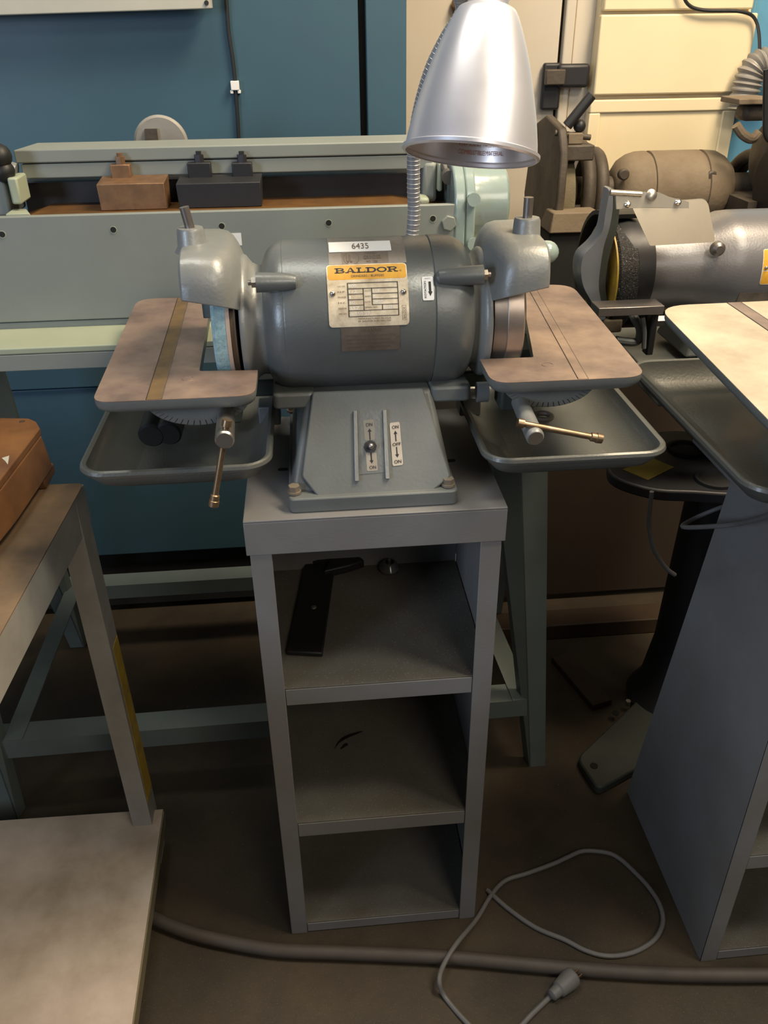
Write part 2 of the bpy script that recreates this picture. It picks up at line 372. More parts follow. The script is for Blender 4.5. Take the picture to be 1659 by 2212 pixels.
# rings of hose / guard between wheel and motor
for px, rr in ((1272, .105), (1305, .090)):
    x_ = Y(px, 400, yg-.08).x; pts = [(x_+.006*math.sin(a_), yg+.02+rr*math.cos(a_), zc-.02+rr*1.05*math.sin(a_)) for a_ in [2*pi*k/24 for k in range(25)]]
    B().tube(pts, .0155, 12, 2).obj('guard_ring', OLDD, t)
B().cyl((sx(1240), yg, zc), (sx(1330), yg, zc), .03, n=20).obj('shaft_housing', OLDD, t)
for px in (1590, 1612):
    x_ = sx(px); pts = [(x_+.02*math.sin(a_), yg-.02+.1*math.cos(a_), zc-.04+.11*math.sin(a_)) for a_ in [2*pi*k/24 for k in range(25)]]
    B().tube(pts, .013, 12, 2).obj('guard_ring', OLDD, t)
B().cyl((sx(1570), yg, zc), (sx(1640), yg, zc), .03, n=20).obj('shaft_housing', OLDD, t)
# wheel in its guard
xa, xb = Y(1208, 400, yg-.14).x, Y(1247, 400, yg-.14).x
B().rev((xa, yg-.03, zc-.005), (xb, yg-.03, zc-.005), [(0, .02), (0, .108), (.06, .113), (.94, .113), (1, .108), (1, .02)], 48).obj('grinding_wheel', WHEELG, t)
yf = yg-.15
fx = lambda u, v, h: Vector((h, u, v))
x_ = Y(1214, 400, yg-.15).x
gp = [(yf+.02, Y(1200, 280, yf).z), (yf-.01, Y(1195, 330, yf).z), (yf-.012, Y(1180, 430, yf).z), (yf, Y(1180, 520, yf).z), (yf+.2, .86), (yg+.12, 1.0), (yg+.08, zc+.13), (yg-.02, zc+.16)]
B().prism(gp, x_-.012, x_+.006, fx).obj('side_guard', OLDD, t, bevel=.004)
frontbox(1212, 314, 1284, 348, yf+.01, .12).obj('guard_top', OLDD, t, bevel=.003)
frontbox(1228, 288, 1260, 312, yf+.02, .03).obj('clamp_block', OLD, t, bevel=.002)
B().cyl(Y(1198, 287, yf+.03), Y(1275, 297, yf+.03), .006, n=12).obj('adjusting_rod', OLDD, t)
B().cyl(Y(1225, 272, yf+.03), Y(1278, 206, yf+.03), .0105, n=14).obj('lever_handle', DKB, t)
B().sph(Y(1252, 272, yf+.04), .013).obj('lever_knob', DKB, t)
p = Y(1230, 475, yf-.01)
a = Y(1182, 490, yf-.02); c = Y(1300, 490, yf-.02); z1 = Y(1230, 452, yf-.0).z; z0 = Y(1230, 495, yf).z
b = B().hexa([(a.x, yf-.04, z0), (c.x, yf-.04, z0), (c.x, yf+.05, z0), (a.x, yf+.05, z0)], [(a.x+.008, yf-.035, z1), (c.x-.012, yf-.035, z1), (c.x-.016, yf+.02, z1), (a.x+.006, yf+.02, z1)])
b.obj('tool_rest', OLD, t, bevel=.003)
B().box((a.x+.005, yf-.03, .84), (c.x+.01, yf+.10, z0)).obj('rest_bracket', DARK, t, bevel=.004)

# far right old grinder
y4 = .98
t = thing('corner_bench_grinder', 'dark dusty grinder with round grey housing cut by the right edge', 'grinder', (1.3, y4, .84))
p = Y(1650, 340, y4); B().rev(p+Vector((-.005, .0, 0)), p+Vector((.12, 0, 0)), [(0, .05), (.06, .07), (.3, .083), (1, .085)], 36).obj('wheel_housing', OLDD, t)
p = Y(1665, 400, y4-.1); B().rev(p, p+Vector((.05, 0, 0)), [(0, .02), (0, .075), (1, .075)], 36).obj('wire_wheel', BLACK, t)
frontbox(1597, 213, 1680, 226, y4, .09).obj('rest_plate', OLD, t, bevel=.002)
frontbox(1608, 228, 1680, 262, y4+.02, .05).obj('rest_arm', OLDD, t, bevel=.01)
b = B().tube([Y(1590, 270, y4), Y(1604, 290, y4), Y(1625, 300, y4), Y(1640, 285, y4)], .010, 10); b.obj('bracket', OLD, t)
B().tube([Y(1655, 150, y4-.04), Y(1654, 240, y4-.04), Y(1656, 295, y4-.04), Y(1680, 310, y4-.04)], .006, 10).obj('bent_pipe', DKB, t)
B().box((p.x-.02, y4-.06, .84), (p.x+.2, y4+.08, p.z-.04)).obj('foot', OLDD, t)
b = B()
for k in range(16):
    p = Y(random.uniform(1195, 1262), random.uniform(575, 640), .80); p.z = random.uniform(.845, .86)
    q = Vector((random.uniform(-.05, .05), random.uniform(-.02, .05), random.uniform(-.002, .02)))
    p.y = random.uniform(.9, .98); b.tube([p, p+q*.5+Vector((0, 0, .012)), p+q], .004, 6, 3)
o = b.obj('swarf_heap', OLDD); tag(o, 'heap of dark scraps on the dark bench behind the grinder', 'scraps'); o['kind'] = 'stuff'

# ------------------------------------------------------------------ grey bench grinder with eye shield (g2)
y2 = .52
t = thing('shielded_bench_grinder', 'grey bench grinder with black wheel, yellow label ring and metal eye shield', 'grinder', (.85, y2, .84))
z2 = Y(1450, 575, y2).z; mx0 = Y(1398, 575, y2-.04).x
R2 = .088
p0 = Vector((mx0-.02, y2, z2)); Lm = .34
B().rev(p0, p0+Vector((Lm, 0, 0)), [(0, .062), (.08, .066), (.24, .070), (.38, .078), (.44, R2), (.5, R2*1.02), (1, R2*1.02)], 48).obj('motor_body', mat('slate_motor_paint', (.175, .17, .175), .33, .25, .1, 8, bump=.1), t)
B().rev(p0-Vector((.03, 0, 0)), p0+Vector((.02, 0, 0)), [(0, .080), (.3, .083), (1, .080)], 48).obj('inner_guard', DKB, t)
xw0 = Y(1338, 580, y2-.08).x; xw1 = Y(1382, 580, y2-.08).x
B().rev((xw0, y2, z2-.01), (xw1, y2, z2-.01), [(0, .02), (0, .086), (.08, .089), (.92, .089), (1, .086), (1, .02)], 64).obj('grinding_wheel', GRIT, t)
B().rev((xw0-.0045, y2, z2-.01), (xw0-.0005, y2, z2-.01), [(0, .03), (0, .080), (.3, .0855), (1, .0855), (1, .03)], 64).obj('yellow_label_ring', YEL, t)
B().rev((xw0-.02, y2, z2-.01), (xw0-.004, y2, z2-.01), [(0, .02), (0, .035), (1, .045), (1, .02)], 32).obj('flange_washer', STEEL, t)
# guard casting: silhouette outline given thickness
yq = y2-.075
outl = [(1318, 410), (1326, 412), (1327, 445), (1319, 490), (1306, 530), (1298, 575), (1294, 620), (1302, 660), (1312, 692), (1292, 692), (1276, 655), (1256, 622), (1249, 585), (1256, 552), (1282, 526), (1302, 495), (1310, 450)]
sp = smooth([Vector((a_, b_, 0)) for a_, b_ in outl+outl[:1]], 4)[:-1]; P2 = [(Y(q.x, q.y, yq).x, Y(q.x, q.y, yq).z) for q in sp]
cxm = sum(q[0] for q in P2)/len(P2); czm = sum(q[1] for q in P2)/len(P2)
rings = []
for yy, s_ in ((yq+.0, .86), (yq+.006, .95), (yq+.012, 1), (yq+.032, 1.0)):
    rings.append([Vector((cxm+(u-cxm)*s_ if s_ < 1 else u, yy, czm+(v-czm)*(1-(1-s_)*.25))) for u, v in P2])
B().loft(rings).obj('side_guard', mat('side_guard_paint', (.19, .20, .225), .35, .2, .1, 10), t)
lip = [(1326, 412), (1334, 414), (1338, 445), (1334, 490), (1322, 530), (1312, 575), (1308, 620), (1314, 660), (1322, 690), (1310, 692), (1300, 660), (1292, 620), (1296, 575), (1304, 530), (1317, 490), (1325, 445)]
sp = smooth([Vector((a_, b_, 0)) for a_, b_ in lip+lip[:1]], 3)[:-1]
B().loft([[Y(q.x, q.y, yq+.012) for q in sp], [Y(q.x, q.y, yq+.012)+Vector((0, .04, 0)) for q in sp]]).obj('guard_lip', PEDG, t)
# guard band over the wheel
n = 20; rings = []
for k in range(n+1):
    a_ = math.radians(135-k*225/n)  # from front-top to back-bottom
    cy, sz = -math.cos(math.radians(78+k*170/n)), math.sin(math.radians(78+k*170/n))
    rings.append([Vector((xx, y2+cy*rr, z2-.01+sz*rr)) for xx, rr in ((xw0-.015, .098), (xw1+.012, .098), (xw1+.012, .105), (xw0-.015, .105))])
B().loft(rings).obj('wheel_guard', BLACK, t)
# bracket, shield
ys = y2-.12
fb = lambda u, v, h: Y(u, v, ys-h)
br = [(1330, 412), (1425, 416), (1445, 425), (1488, 436), (1488, 450), (1400, 448), (1332, 452)]
lo = [Y(a_, b_, ys) for a_, b_ in br]; hi = [q+Vector((0, .004, -.0005)) for q in lo]
B().loft([lo, hi]).obj('shield_bracket', mat('zinc_bracket', (.55, .53, .47), .4, .5, .05, 30), t)
for a_, b_, r_ in ((1407, 421, .009), (1355, 441, .0055), (1464, 437, .0055)):
    p = Y(a_, b_, ys); B().rev(p, p+Vector((0, -.004, .002)), [(0, r_), (.5, r_*.9), (1, r_*.4)], 16).obj('screw', STEEL, t)
B().cyl(Y(1318, 416, ys+.002), Y(1385, 420, ys+.002), .0045, n=12).obj('pivot_pin', STEEL, t)
shp = roundpoly([(1365, 446), (1398, 440), (1528, 430), (1546, 523), (1404, 531)], [4, 4, 16, 10, 4])
lo = [Y(a_, b_, ys+.003-(b_-440)*.0003) for a_, b_ in shp]; hi = [q+Vector((0, .003, .001)) for q in lo]
B().loft([lo, hi]).obj('eye_shield', SHIELD, t)
# tool rest
a = Y(1288, 656, y2-.13); c = Y(1430, 645, y2-.13)
zr = Y(1360, 660, y2-.13).z
b = B().box((a.x, y2-.145, zr-.012), (c.x, y2-.105, zr+.002)); b.obj('tool_rest', STEELD, t, bevel=.001)
b = B().box((c.x-.012, y2-.13, zr-.085), (c.x, y2-.11, zr-.002)); b.obj('rest_bracket', DKB, t, bevel=.002)
p = Vector((c.x-.0, y2-.12, zr-.03)); b = hexbolt(B(), p, (1, 0, 0), .009, .012); b.obj('bolt', STEELD, t)
p = Y(1380, 705, y2-.11); B().tube([Y(1330, 735, y2-.11), Y(1375, 738, y2-.11), Y(1383, 712, y2-.11), Y(1372, 690, y2-.10), Y(1365, 675, y2-.09)], .007, 10).obj('rest_arm', GREYH, t)
B().tube([Y(1388, 685, y2-.125), Y(1392, 715, y2-.125), Y(1391, 752, y2-.125)], .004, 8).obj('cotter', GREYH, t)
frontbox(1300, 690, 1345, 720, y2-.07, .05).obj('guard_boss', OLD, t, bevel=.004)
p = Y(1555, 540, y2-.085); B().rev(p+Vector((0, .012, 0)), p, [(0, .012), (.7, .011), (1, .006)], 16).obj('screw', STEELD, t)
# yellow data plate wrapped on barrel
axc = Vector((0, y2, z2))
def wrap2(u, v, h): # v = arc length downward from front-horizontal
    R = R2*1.02+h; th = v/R
    return Vector((u, y2-R*math.cos(th), z2-R*math.sin(th)))
px_ = Y(1648, 560, y2-.085).x; b = B(); sheet(b, px_, -.045, px_+.07, .012, wrap2, .0008, .004); b.obj('data_plate', PLATE, t)
b = B(); sheet(b, px_+.0015, -.044, px_+.069, -.012, lambda u, v, h: wrap2(u, v, h+.0009), .0002); sheet(b, px_+.0015, -.010, px_+.069, .0105, lambda u, v, h: wrap2(u, v, h+.0009), .0002); b.obj('orange_print', ORANGE, t)
p = wrap2(px_+.006, -.016, .002); B().sph(p, .003, 10).obj('rivet', STEEL, t)
xf = Y(1600, 620, y2-.085).x; b = B(); sheet(b, xf, .026, xf+.07, .050, wrap2, .0005); b.obj('warning_label', FOILB, t)
B().hexa([(mx0+.08, y2-.07, .85), (mx0+.26, y2-.07, .85), (mx0+.26, y2+.07, .85), (mx0+.08, y2+.07, .85)], [(mx0+.11, y2-.05, z2-.05), (mx0+.24, y2-.05, z2-.05), (mx0+.24, y2+.05, z2-.05), (mx0+.11, y2+.05, z2-.05)]).obj('foot', GREY, t, bevel=.004)

# its pedestal
t = thing('grinder_pedestal', 'black cast iron pedestal under the shielded grinder with green-black foot plate', 'pedestal', (.82, .47, 0))
pc = Vector((.87, .50, 0))
B().rev(pc+Vector((0, 0, .015)), pc+Vector((0, 0, .80)), [(0, .10), (.06, .075), (.2, .06), (.8, .05), (.95, .06), (1, .08)], 32).obj('column', DKB, t)
fp = roundpoly([tuple(Zp(a_, b_, .022)[:2]) for a_, b_ in ((1246, 1636), (1292, 1706), (1410, 1640), (1600, 1600), (1640, 1480), (1520, 1400), (1450, 1440), (1352, 1535))], [.02]*8)
B().prism(fp, 0, .022).obj('foot_plate', PEDG, t, bevel=.004)
for px, py in ((1283, 1654), (1330, 1540)):
    p = Zp(px, py, .023); B().cyl(p-Vector((0, 0, .001)), p+Vector((0, 0, .0006)), .008, n=16).obj('dark_bolt_disc', DARK, t)  # dark disc laid on the plate for the shade in a hole
p = Zp(1357, 1515, .03); hexbolt(B(), p-Vector((0, 0, .01)), (0, 0, 1), .006, .012).obj('anchor_bolt', STEEL, t)
B().box((.66, .36, .80), (.98, .66, .838)).obj('top_plate', GREY, t, bevel=.003)
# water tray ring with sticker
dz = .64
rim = [(1312, 1005), (1330, 975), (1380, 945), (1440, 930), (1520, 935), (1600, 960), (1660, 1010), (1650, 1050), (1590, 1066), (1500, 1062), (1420, 1058), (1350, 1040), (1318, 1022)]
W_ = [Zp(a_, b_, dz) for a_, b_ in rim]; W_ = smooth(W_+[W_[0]], 4)[:-1]
tpl = B().loft([[q-Vector((0, 0, .022)) for q in W_], [q for q in W_]]).obj('tray_plate', DKB, t, bevel=.004)
for a_, b_, r_ in ((1480, 972, .034), (1545, 1038, .036)):
    p = Zp(a_, b_, dz); B().rev(p, p+Vector((0, 0, .006)), [(0, r_), (1, r_), (1, r_-.006), (.1, r_-.008), (.1, .001)], 28).obj('pot_recess', DARK, tpl)
st = [Zp(a_, b_, dz+.0) for a_, b_ in ((1345, 1015), (1408, 990), (1456, 1010), (1400, 1038))]
B().loft([[q+Vector((0, 0, .0002)) for q in st], [q+Vector((0, 0, .0012)) for q in st]]).obj('yellow_sticker', YELD, tpl)
b = B().tube([Y(1408, 1062, .32), Y(1402, 1130, .32), Y(1412, 1185, .32), Y(1436, 1224, .32), Y(1458, 1242, .32)], .004, 8); 
tag(b.obj('hanging_cord', CABLE), 'thin grey cord hanging below the black pot holder', 'cord')
b = B().tube([Y(1659+20, 1108, -.13), Y(1600, 1130, .02), Y(1540, 1137, .08), Y(1475, 1138, .17), Y(1500, 1120, .22), Y(1560, 1095, .22), Y(1600, 1085, .24)], .0035, 8)
tag(b.obj('stand_cord', CABLE), 'thin grey cord wrapped round the right-hand grey stand', 'cord')

# ------------------------------------------------------------------ sheet metal brake
t = thing('sheet_metal_brake', 'sage green sheet metal bending brake with long apron behind the main grinder', 'brake', (-.1, .5, .95))
ya = .42
xR = Y(992, 500, ya).x
B().box((-.75, ya, .966), (xR, ya+.012, 1.121)).obj('apron', BRAKE, t, bevel=.0015)
for k in range(5):
    p = Y((5, 245, 479, 710, 935)[k], (507, 497, 489, 482, 473)[k], ya)
    B().rev((p.x, ya+.0005, p.z), (p.x, ya-.0006, p.z), [(0, .0055), (1, .0052)], 16).obj('hole_rim', BRAKEL, t)
    B().cyl((p.x, ya, p.z+.0006), (p.x, ya-.0010, p.z+.0006), .0043, n=16).obj('dark_hole_disc', DARK, t)  # dark disc on the surface, shade of a hole put into colour
B().box((-.75, ya+.004, .950), (.45, ya+.05, .964)).obj('lower_angle', BRAKE, t, bevel=.001)
B().box((-.75, ya+.02, .925), (.45, ya+.06, .955)).obj('dark_gap_bar', DARK, t)  # dark bar stands in for the shaded gap below the apron
a = Y(440, 506, ya-.001); c = Y(523, 530, ya-.001); b = B(); fa = lambda u, v, h: Vector((u, ya-.0002-h, v))
sheet(b, a.x-.003, c.z, c.x, a.z, fa, .0005); tl = b.obj('asset_label', WHITE, t)
b = B(); vs_ = Y(459, 514, ya), Y(488, 528, ya); put_text(b, '6968', vs_[0].x, vs_[0].z, vs_[1].x, vs_[0].z-.0105, fa, .0008); b.obj('label_digits', INK, tl)
# bed
B().hexa([(Y(70, 468, .45).x, .434, 1.10), (.36, .434, 1.10), (.36, .56, 1.10), (-.36, .56, 1.10)], [(Y(70, 468, .45).x, .434, 1.119), (Y(868, 448, .45).x, .434, 1.119), (Y(868, 448, .45).x-.01, .53, 1.119), (-.30, .53, 1.119)]).obj('bed_plate', WOODBED, t)
B().box((-.34, .53, 1.06), (.40, .60, 1.150)).obj('rear_web', DKB, t)
# beam
yb_ = .50
xl_ = Y(32, 345, yb_).x; xr_ = Y(935, 330, yb_).x
ztp = Y(400, 316, yb_).z; zsm = Y(400, 346, yb_).z; zbt = Y(400, 378, yb_).z
b = B().hexa([(xl_, yb_, zsm+.0007), (xr_, yb_, zsm+.0007), (xr_, yb_+.07, zsm+.0007), (xl_+.02, yb_+.07, zsm+.0007)], [(xl_, yb_, ztp), (xr_, yb_, ztp), (xr_, yb_+.06, ztp+.003), (xl_+.02, yb_+.06, ztp+.003)])
b.obj('top_beam', BRAKE, t, bevel=.002)
B().box((xl_+.006, yb_+.002, zbt), (xr_, yb_+.06, zsm-.0007)).obj('lower_beam', BRAKE, t, bevel=.0015)
def clamp(px0, py0, px1, py1, m, bolt):
    c_ = frontbox(px0, py0, px1, py1, yb_-.016, .016).obj('finger_clamp', m, t, bevel=.0015)
    p = Y((px0+px1)/2, py0-4, yb_-.008); b = B().cyl(p-Vector((0, 0, .006)), p+Vector((0, 0, .009)), .0075, n=6); b.cyl(p-Vector((0, 0, .006)), p+Vector((0, 0, .014)), .004, n=10)
    b.obj('clamp_bolt', bolt, c_)
clamp(239, 356, 282, 391, RUSTB, RUSTB); clamp(405, 352, 456, 386, DKB, DKB); clamp(501, 352, 545, 386, DKB, DKB)
def block(px0, pyt, px1, pyb, m):
    a = Y(px0, pyb, .455); c = Y(px1, pyt, .455)
    b = B().hexa([(a.x, .455, 1.1195), (c.x-.005, .455, 1.1195), (c.x-.005, .50, 1.1195), (a.x, .50, 1.1195)], [(a.x-.001, .455, c.z), (c.x-.005, .455, c.z), (c.x-.003, .498, c.z+.006), (a.x+.001, .498, c.z+.006)])
    b.obj('finger_block', m, t, bevel=.001)
block(219, 395, 361, 457, RUSTB); block(388, 393, 569, 454, DKB)
# left end casting
frontbox(-60, 388, 18, 470, .47, .08).obj('left_end_casting', BRAKE, t, bevel=.004)
p0 = frontbox(20, 384, 42, 442, .455, .05).obj('left_slide', BRAKEL, t, bevel=.003)
B().hexa([Y(14, 472, .434), Y(68, 470, .434), Y(62, 460, .47), Y(30, 460, .47)], [q+Vector((0, 0, .006)) for q in (Y(14, 472, .434), Y(66, 470, .434), Y(58, 460, .47), Y(30, 460, .47))]).obj('wedge_foot', BRAKEL, t, bevel=.001)
B().cyl(Y(-8, 360, .5), Y(36, 372, .5), .013, n=16).obj('adjusting_screw', GREYH, t)
for px, py, r_ in ((-2, 338, .018), (8, 370, .016)): B().sph(Y(px, py, .47), r_).obj('black_knob', BLACK, t)
# right end casting and drum
frontbox(913, 350, 944, 438, .50, .06).obj('right_end_casting', BRAKE, t, bevel=.006)
frontbox(946, 352, 956, 414, .49, .05).obj('right_slide', BRAKEL, t, bevel=.003)
frontbox(957, 345, 990, 450, .53, .05).obj('right_bracket', BRAKE, t, bevel=.002)
B().cyl(Y(955, 345, .50), Y(968, 380, .47), .0055, n=12).obj('adjusting_pin', STEELD, t)
B().cyl(Y(967, 378, .472), Y(970, 384, .462), .011, n=12).obj('pin_head', STEELD, t)
frontbox(905, 428, 928, 444, .47, .06).obj('right_foot', BRAKEL, t, bevel=.004)
yd = .45; c0 = Y(1010, 438, yd); z_d = c0.z
x0_ = Y(987, 450, yd-.05).x; x1_ = Y(1034, 450, yd-.05).x; x2_ = Y(1112, 440, yd-.04).x
fx2 = lambda u, v, h: Vector((h, u, v))
rD = .062
prf = [(yd+.03+rD*math.cos(a_), z_d-.004+rD*math.sin(a_)) for a_ in [pi*k/18 for k in range(19)]]
prf = prf + [(yd+.03-rD, Y(1010, 560, yd-.03).z), (yd+.03+rD, Y(1010, 560, yd-.03).z)]
B().prism(prf, x0_, x1_-.016, fx2).obj('drum_flange', TEAL, t, bevel=.003)
B().prism([(u+.004, v+.001) for u, v in prf], x1_-.0155, x1_, fx2).obj('drum_flange', TEAL, t, bevel=.003)
B().rev((x1_, yd+.04, z_d-.006), (x2_, yd+.04, z_d-.006), [(0, rD-.004), (.3, rD-.006), (.9, rD-.004), (.97, rD-.008), (1, rD-.014)], 48).obj('drum', TEAL, t)
for px, py, yy in ((1023, 432, yd-.035), (1023, 528, yd-.035)):
    p = Y(px, py, yy); hexbolt(B(), p+Vector((0, .004, 0)), (0, -1, .1), .010, .008, 12).obj('flange_bolt', TEAL, t)
p = Y(969, 481, ya); hexbolt(B(), p+Vector((0, .001, 0)), (0, -1, 0), .0115, .008).obj('apron_bolt', BRAKE, t, bevel=.001)
B().sph(Y(1180, 545, .42), .018, 20, sx=1.1).obj('ball_knob', TEAL, t)
B().cyl(Y(1150, 545, .42), Y(1175, 545, .42), .008, n=12).obj('knob_stem', TEAL, t)
p = Y(348, 312, .70)
dk = B().rev(p+Vector((0, .02, 0)), p, [(0, .044), (.8, .046), (1, .042), (1, .001)], 40); dk.box((p.x-.012, p.y+.004, 1.0), (p.x+.012, p.y+.016, p.z)); dk = dk.obj('rear_disc', mat('grey_disc', (.30, .28, .24), .5), t)
a = Y(325, 292, .697); B().hexa([a+Vector((-.012, -.003, -.03)), a+Vector((.012, -.003, -.03)), a+Vector((.012, .002, -.03)), a+Vector((-.012, .002, -.03))], [a+Vector((-.008, -.003, .010)), a+Vector((.012, -.003, .010)), a+Vector((.012, .002, .010)), a+Vector((-.008, .002, .010))]).obj('dark_stripe', OLDD, dk)
# brake frame
t = thing('brake_stand', 'grey-green sheet metal stand with splayed legs and low rails carrying the brake', 'stand', (0, .5, 0))
B().box((-.70, .33, .945), (.44, .60, .955)).obj('frame_top', BRAKEL, t, bevel=.002)
B().box((-.70, .33, .920), (.44, .336, .9445)).obj('front_fascia', BRAKE, t, bevel=.001)
GS = mat('dark_sage_stand_paint', (.15, .185, .175), .5, 0, .1, 8)
def leg(xb, yb2, xt, yt, sgn):
    # angle-bent leg: front flange + side flange, tapering down
    z1 = .94; w0 = .034; w1 = .052
    q = [(xb-w0/2, yb2, 0), (xb+w0/2, yb2, 0), (xb+w0/2, yb2+.003, 0), (xb-w0/2, yb2+.003, 0)]
    r = [(xt-w1/2, yt, z1), (xt+w1/2, yt, z1), (xt+w1/2, yt+.003, z1), (xt-w1/2, yt+.003, z1)]
    o = B().hexa(q, r); 
    s_ = -sgn
    e0 = xb+s_*w0/2; e1 = xt+s_*w1/2
    o.hexa([(e0, yb2, 0), (e0+s_*.006, yb2+.028, 0), (e0+s_*.003, yb2+.028, 0), (e0-s_*.003, yb2, 0)], [(e1, yt, z1), (e1+s_*.05, yt+.04, z1), (e1+s_*.045, yt+.04, z1), (e1-s_*.003, yt, z1)])
    o.obj('leg', GS, t)
leg(.515, .330, .432, .345, 1); leg(-.56, .300, -.60, .35, -1); leg(.52, .81, .50, .585, 1); leg(-.545, .83, -.56, .6, -1)
B().hexa([Vector((.494,.345,0)),Vector((.512,.345,0)),Vector((.512,.36,0)),Vector((.494,.36,0))],[Vector((.45,.36,.9)),Vector((.53,.36,.9)),Vector((.53,.375,.9)),Vector((.45,.375,.9))]).v
def angle(a, c, dh=.045, dw=.05, side=1):
    a = Vector(a); c = Vector(c); d = (c-a).normalized(); n_ = Vector((-d.y, d.x, 0))*side
    b = B(); b.hexa([a, c, c+n_*.003, a+n_*.003], [q+Vector((0, 0, dh)) for q in (a, c, c+n_*.003, a+n_*.003)])
    T_ = Vector((0, 0, dh-.003)); b.hexa([a+T_+n_*.003, c+T_+n_*.003, c+T_+n_*dw, a+T_+n_*dw], [q+Vector((0, 0, .003)) for q in (a+T_+n_*.003, c+T_+n_*.003, c+T_+n_*dw, a+T_+n_*dw)])
    return b
angle((-.56, .322, .145), (.505, .334, .145), .043).obj('lower_rail', GS, t)
angle((-.545, .80, .165), (.50, .80, .165), .038).obj('lower_rail', GS, t)
angle((-.535, .325, .16), (-.525, .80, .175), .03, .035, -1).obj('lower_rail', GS, t)
angle((.49, .335, .16), (.455, .80, .175), .03, .04, 1).obj('lower_rail', GS, t)

# ------------------------------------------------------------------ stands
def stand(t, x0, W, y0, D, H, taper=0, lips=((.558, .030), (.279, .030), (.024, .022)), lw=.0273):
    x1 = x0+W
    b = B(); b.box((x0-.004, y0-.0, H-.003), (x1+.004, y0+D, H)); b.box((x0-.004, y0, H-.050), (x1+.004, y0+.003, H-.003))
    b.box((x0-.004, y0+D-.003, H-.05), (x1+.004, y0+D, H-.003)); b.box((x0-.004, y0+.003, H-.05), (x0-.001, y0+D-.003, H-.003)); b.box((x1+.001, y0+.003, H-.05), (x1+.004, y0+D-.003, H-.003))
    cap = b.obj('top_cap', STAND, t, bevel=.001)
    yb0 = y0+D-.006; yt0 = y0+D-.006-taper
    for s_, xa, xb in ((0, x0, x0+.002), (1, x1-.002, x1)):
        B().prism([(y0+.004, 0), (yb0, 0), (yt0, H-.004), (y0+.004, H-.004)], xa, xb, lambda u, v, h: Vector((h, u, v))).obj('side_panel', STAND, t)
    for xa in (x0, x1-lw): B().box((xa, y0+.0032, 0), (xa+lw, y0+.006, H-.004)).obj('front_flange', STAND, t, bevel=.0008)
    B().hexa([(x0+.003, yb0-.002, .01), (x1-.003, yb0-.002, .01), (x1-.003, yb0, .01), (x0+.003, yb0, .01)], [(x0+.003, yt0-.002, H-.006), (x1-.003, yt0-.002, H-.006), (x1-.003, yt0, H-.006), (x0+.003, yt0, H-.006)]).obj('back_panel', STAND, t)
    sh = []
    for z, l in lips:
        yb1 = yb0-taper*z/H-.004
        b = B().box((x0+.0035, y0+.0065, z-.002), (x1-.0035, yb1, z)); b.box((x0+.0035, y0+.0065, z-l), (x1-.0035, y0+.009, z-.002))
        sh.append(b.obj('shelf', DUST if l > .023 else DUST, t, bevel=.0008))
        B().box((x0+.028, y0+.0045, z-l), (x1-.028, y0+.0063, z-.0015)).obj('shelf_lip', STAND, sh[-1], bevel=.0006)
    return cap, sh
H = .8363
t = thing('grinder_stand', 'grey sheet metal stand with three open shelves under the main grinder', 'stand', (.16, .15, 0))
cap, sh = stand(t, 0, .32, 0, .310, H)
for px, py in ((611, 1014), (973, 995)):
    p = Zp(px, py, H+.0002); B().prism(rrect(p.x-.007, p.y-.004, p.x+.007, p.y+.004, .004), H+.0001, H+.0006).obj('dark_slot_patch', DARK, cap)  # thin dark patch painted as the shade inside a slot
# black scuff on the middle shelf
b = B()
for pts in ([(722, 1618), (735, 1600), (758, 1588), (783, 1580)], [(735, 1618), (745, 1610), (752, 1608)]):
    P_ = [Zp(a_, b_, .2794) for a_, b_ in pts]; P_ = smooth(P_, 5); lo = []
    for i, q in enumerate(P_):
        wd = .0035*math.sin(pi*(i+.5)/len(P_))+.0004; lo.append((q, wd))
    vs = []; fs = []
    for q, wd in lo: vs += [q+Vector((0, wd, .0002)), q-Vector((0, wd, -.0002))]
    for i in range(len(lo)-1): fs.append((2*i, 2*i+1, 2*i+3, 2*i+2))
    b.add(vs, fs)
b.obj('scuff_mark', BLACK, sh[1])
t = thing('grinder_stand', 'grey sheet metal stand at the right with broad sloping side panel and worn paint', 'stand', (.84, .05, 0))
stand(t, .68, .33, -.116, .368, .8363, .128, lips=((.50, .03), (.265, .03), (.024, .022)))

# things on the top shelf
t = thing('black_wrench', 'flat black bar tool with rivet lying on the upper shelf', 'tool', Zp(670, 1320, .56))
zt = .5585
q = [Zp(a_, b_, zt) for a_, b_ in ((619, 1416), (697, 1420), (724, 1226), (660, 1222))]
B().loft([q, [v+Vector((0, 0, .008)) for v in q]]).obj('blade', BLACK, t, bevel=.002)
q = [Zp(a_, b_, zt) for a_, b_ in ((700, 1250), (752, 1238), (788, 1226), (775, 1216), (664, 1220), (662, 1226), (712, 1226))]
B().loft([q, [v+Vector((0, 0, .016)) for v in q]]).obj('handle', BLACK, t, bevel=.003)
p = Zp(678, 1312, zt+.008); B().rev(p, p+Vector((0, 0, .003)), [(0, .0045), (.5, .004), (1, .0015)], 14).obj('rivet', STEEL, t)
p = Zp(841, 1232, zt); t = thing('clear_cap', 'small clear plastic cap at the back of the upper shelf', 'cap', p)
GL = mat('clear_plastic', (.5, .5, .45), .15); 
B().rev(p, p+Vector((0, 0, .018)), [(0, .016), (.3, .018), (.9, .012), (1, .010), (1, .008), (.3, .013), (.2, .001)], 24).obj('cap_shell', mat('smoky_plastic', (.10, .10, .09), .15, .1), t)
B().cyl(p+Vector((0, 0, .004)), p+Vector((0, 0, .022)), .003, n=10).obj('cap_pin', STEEL, t)

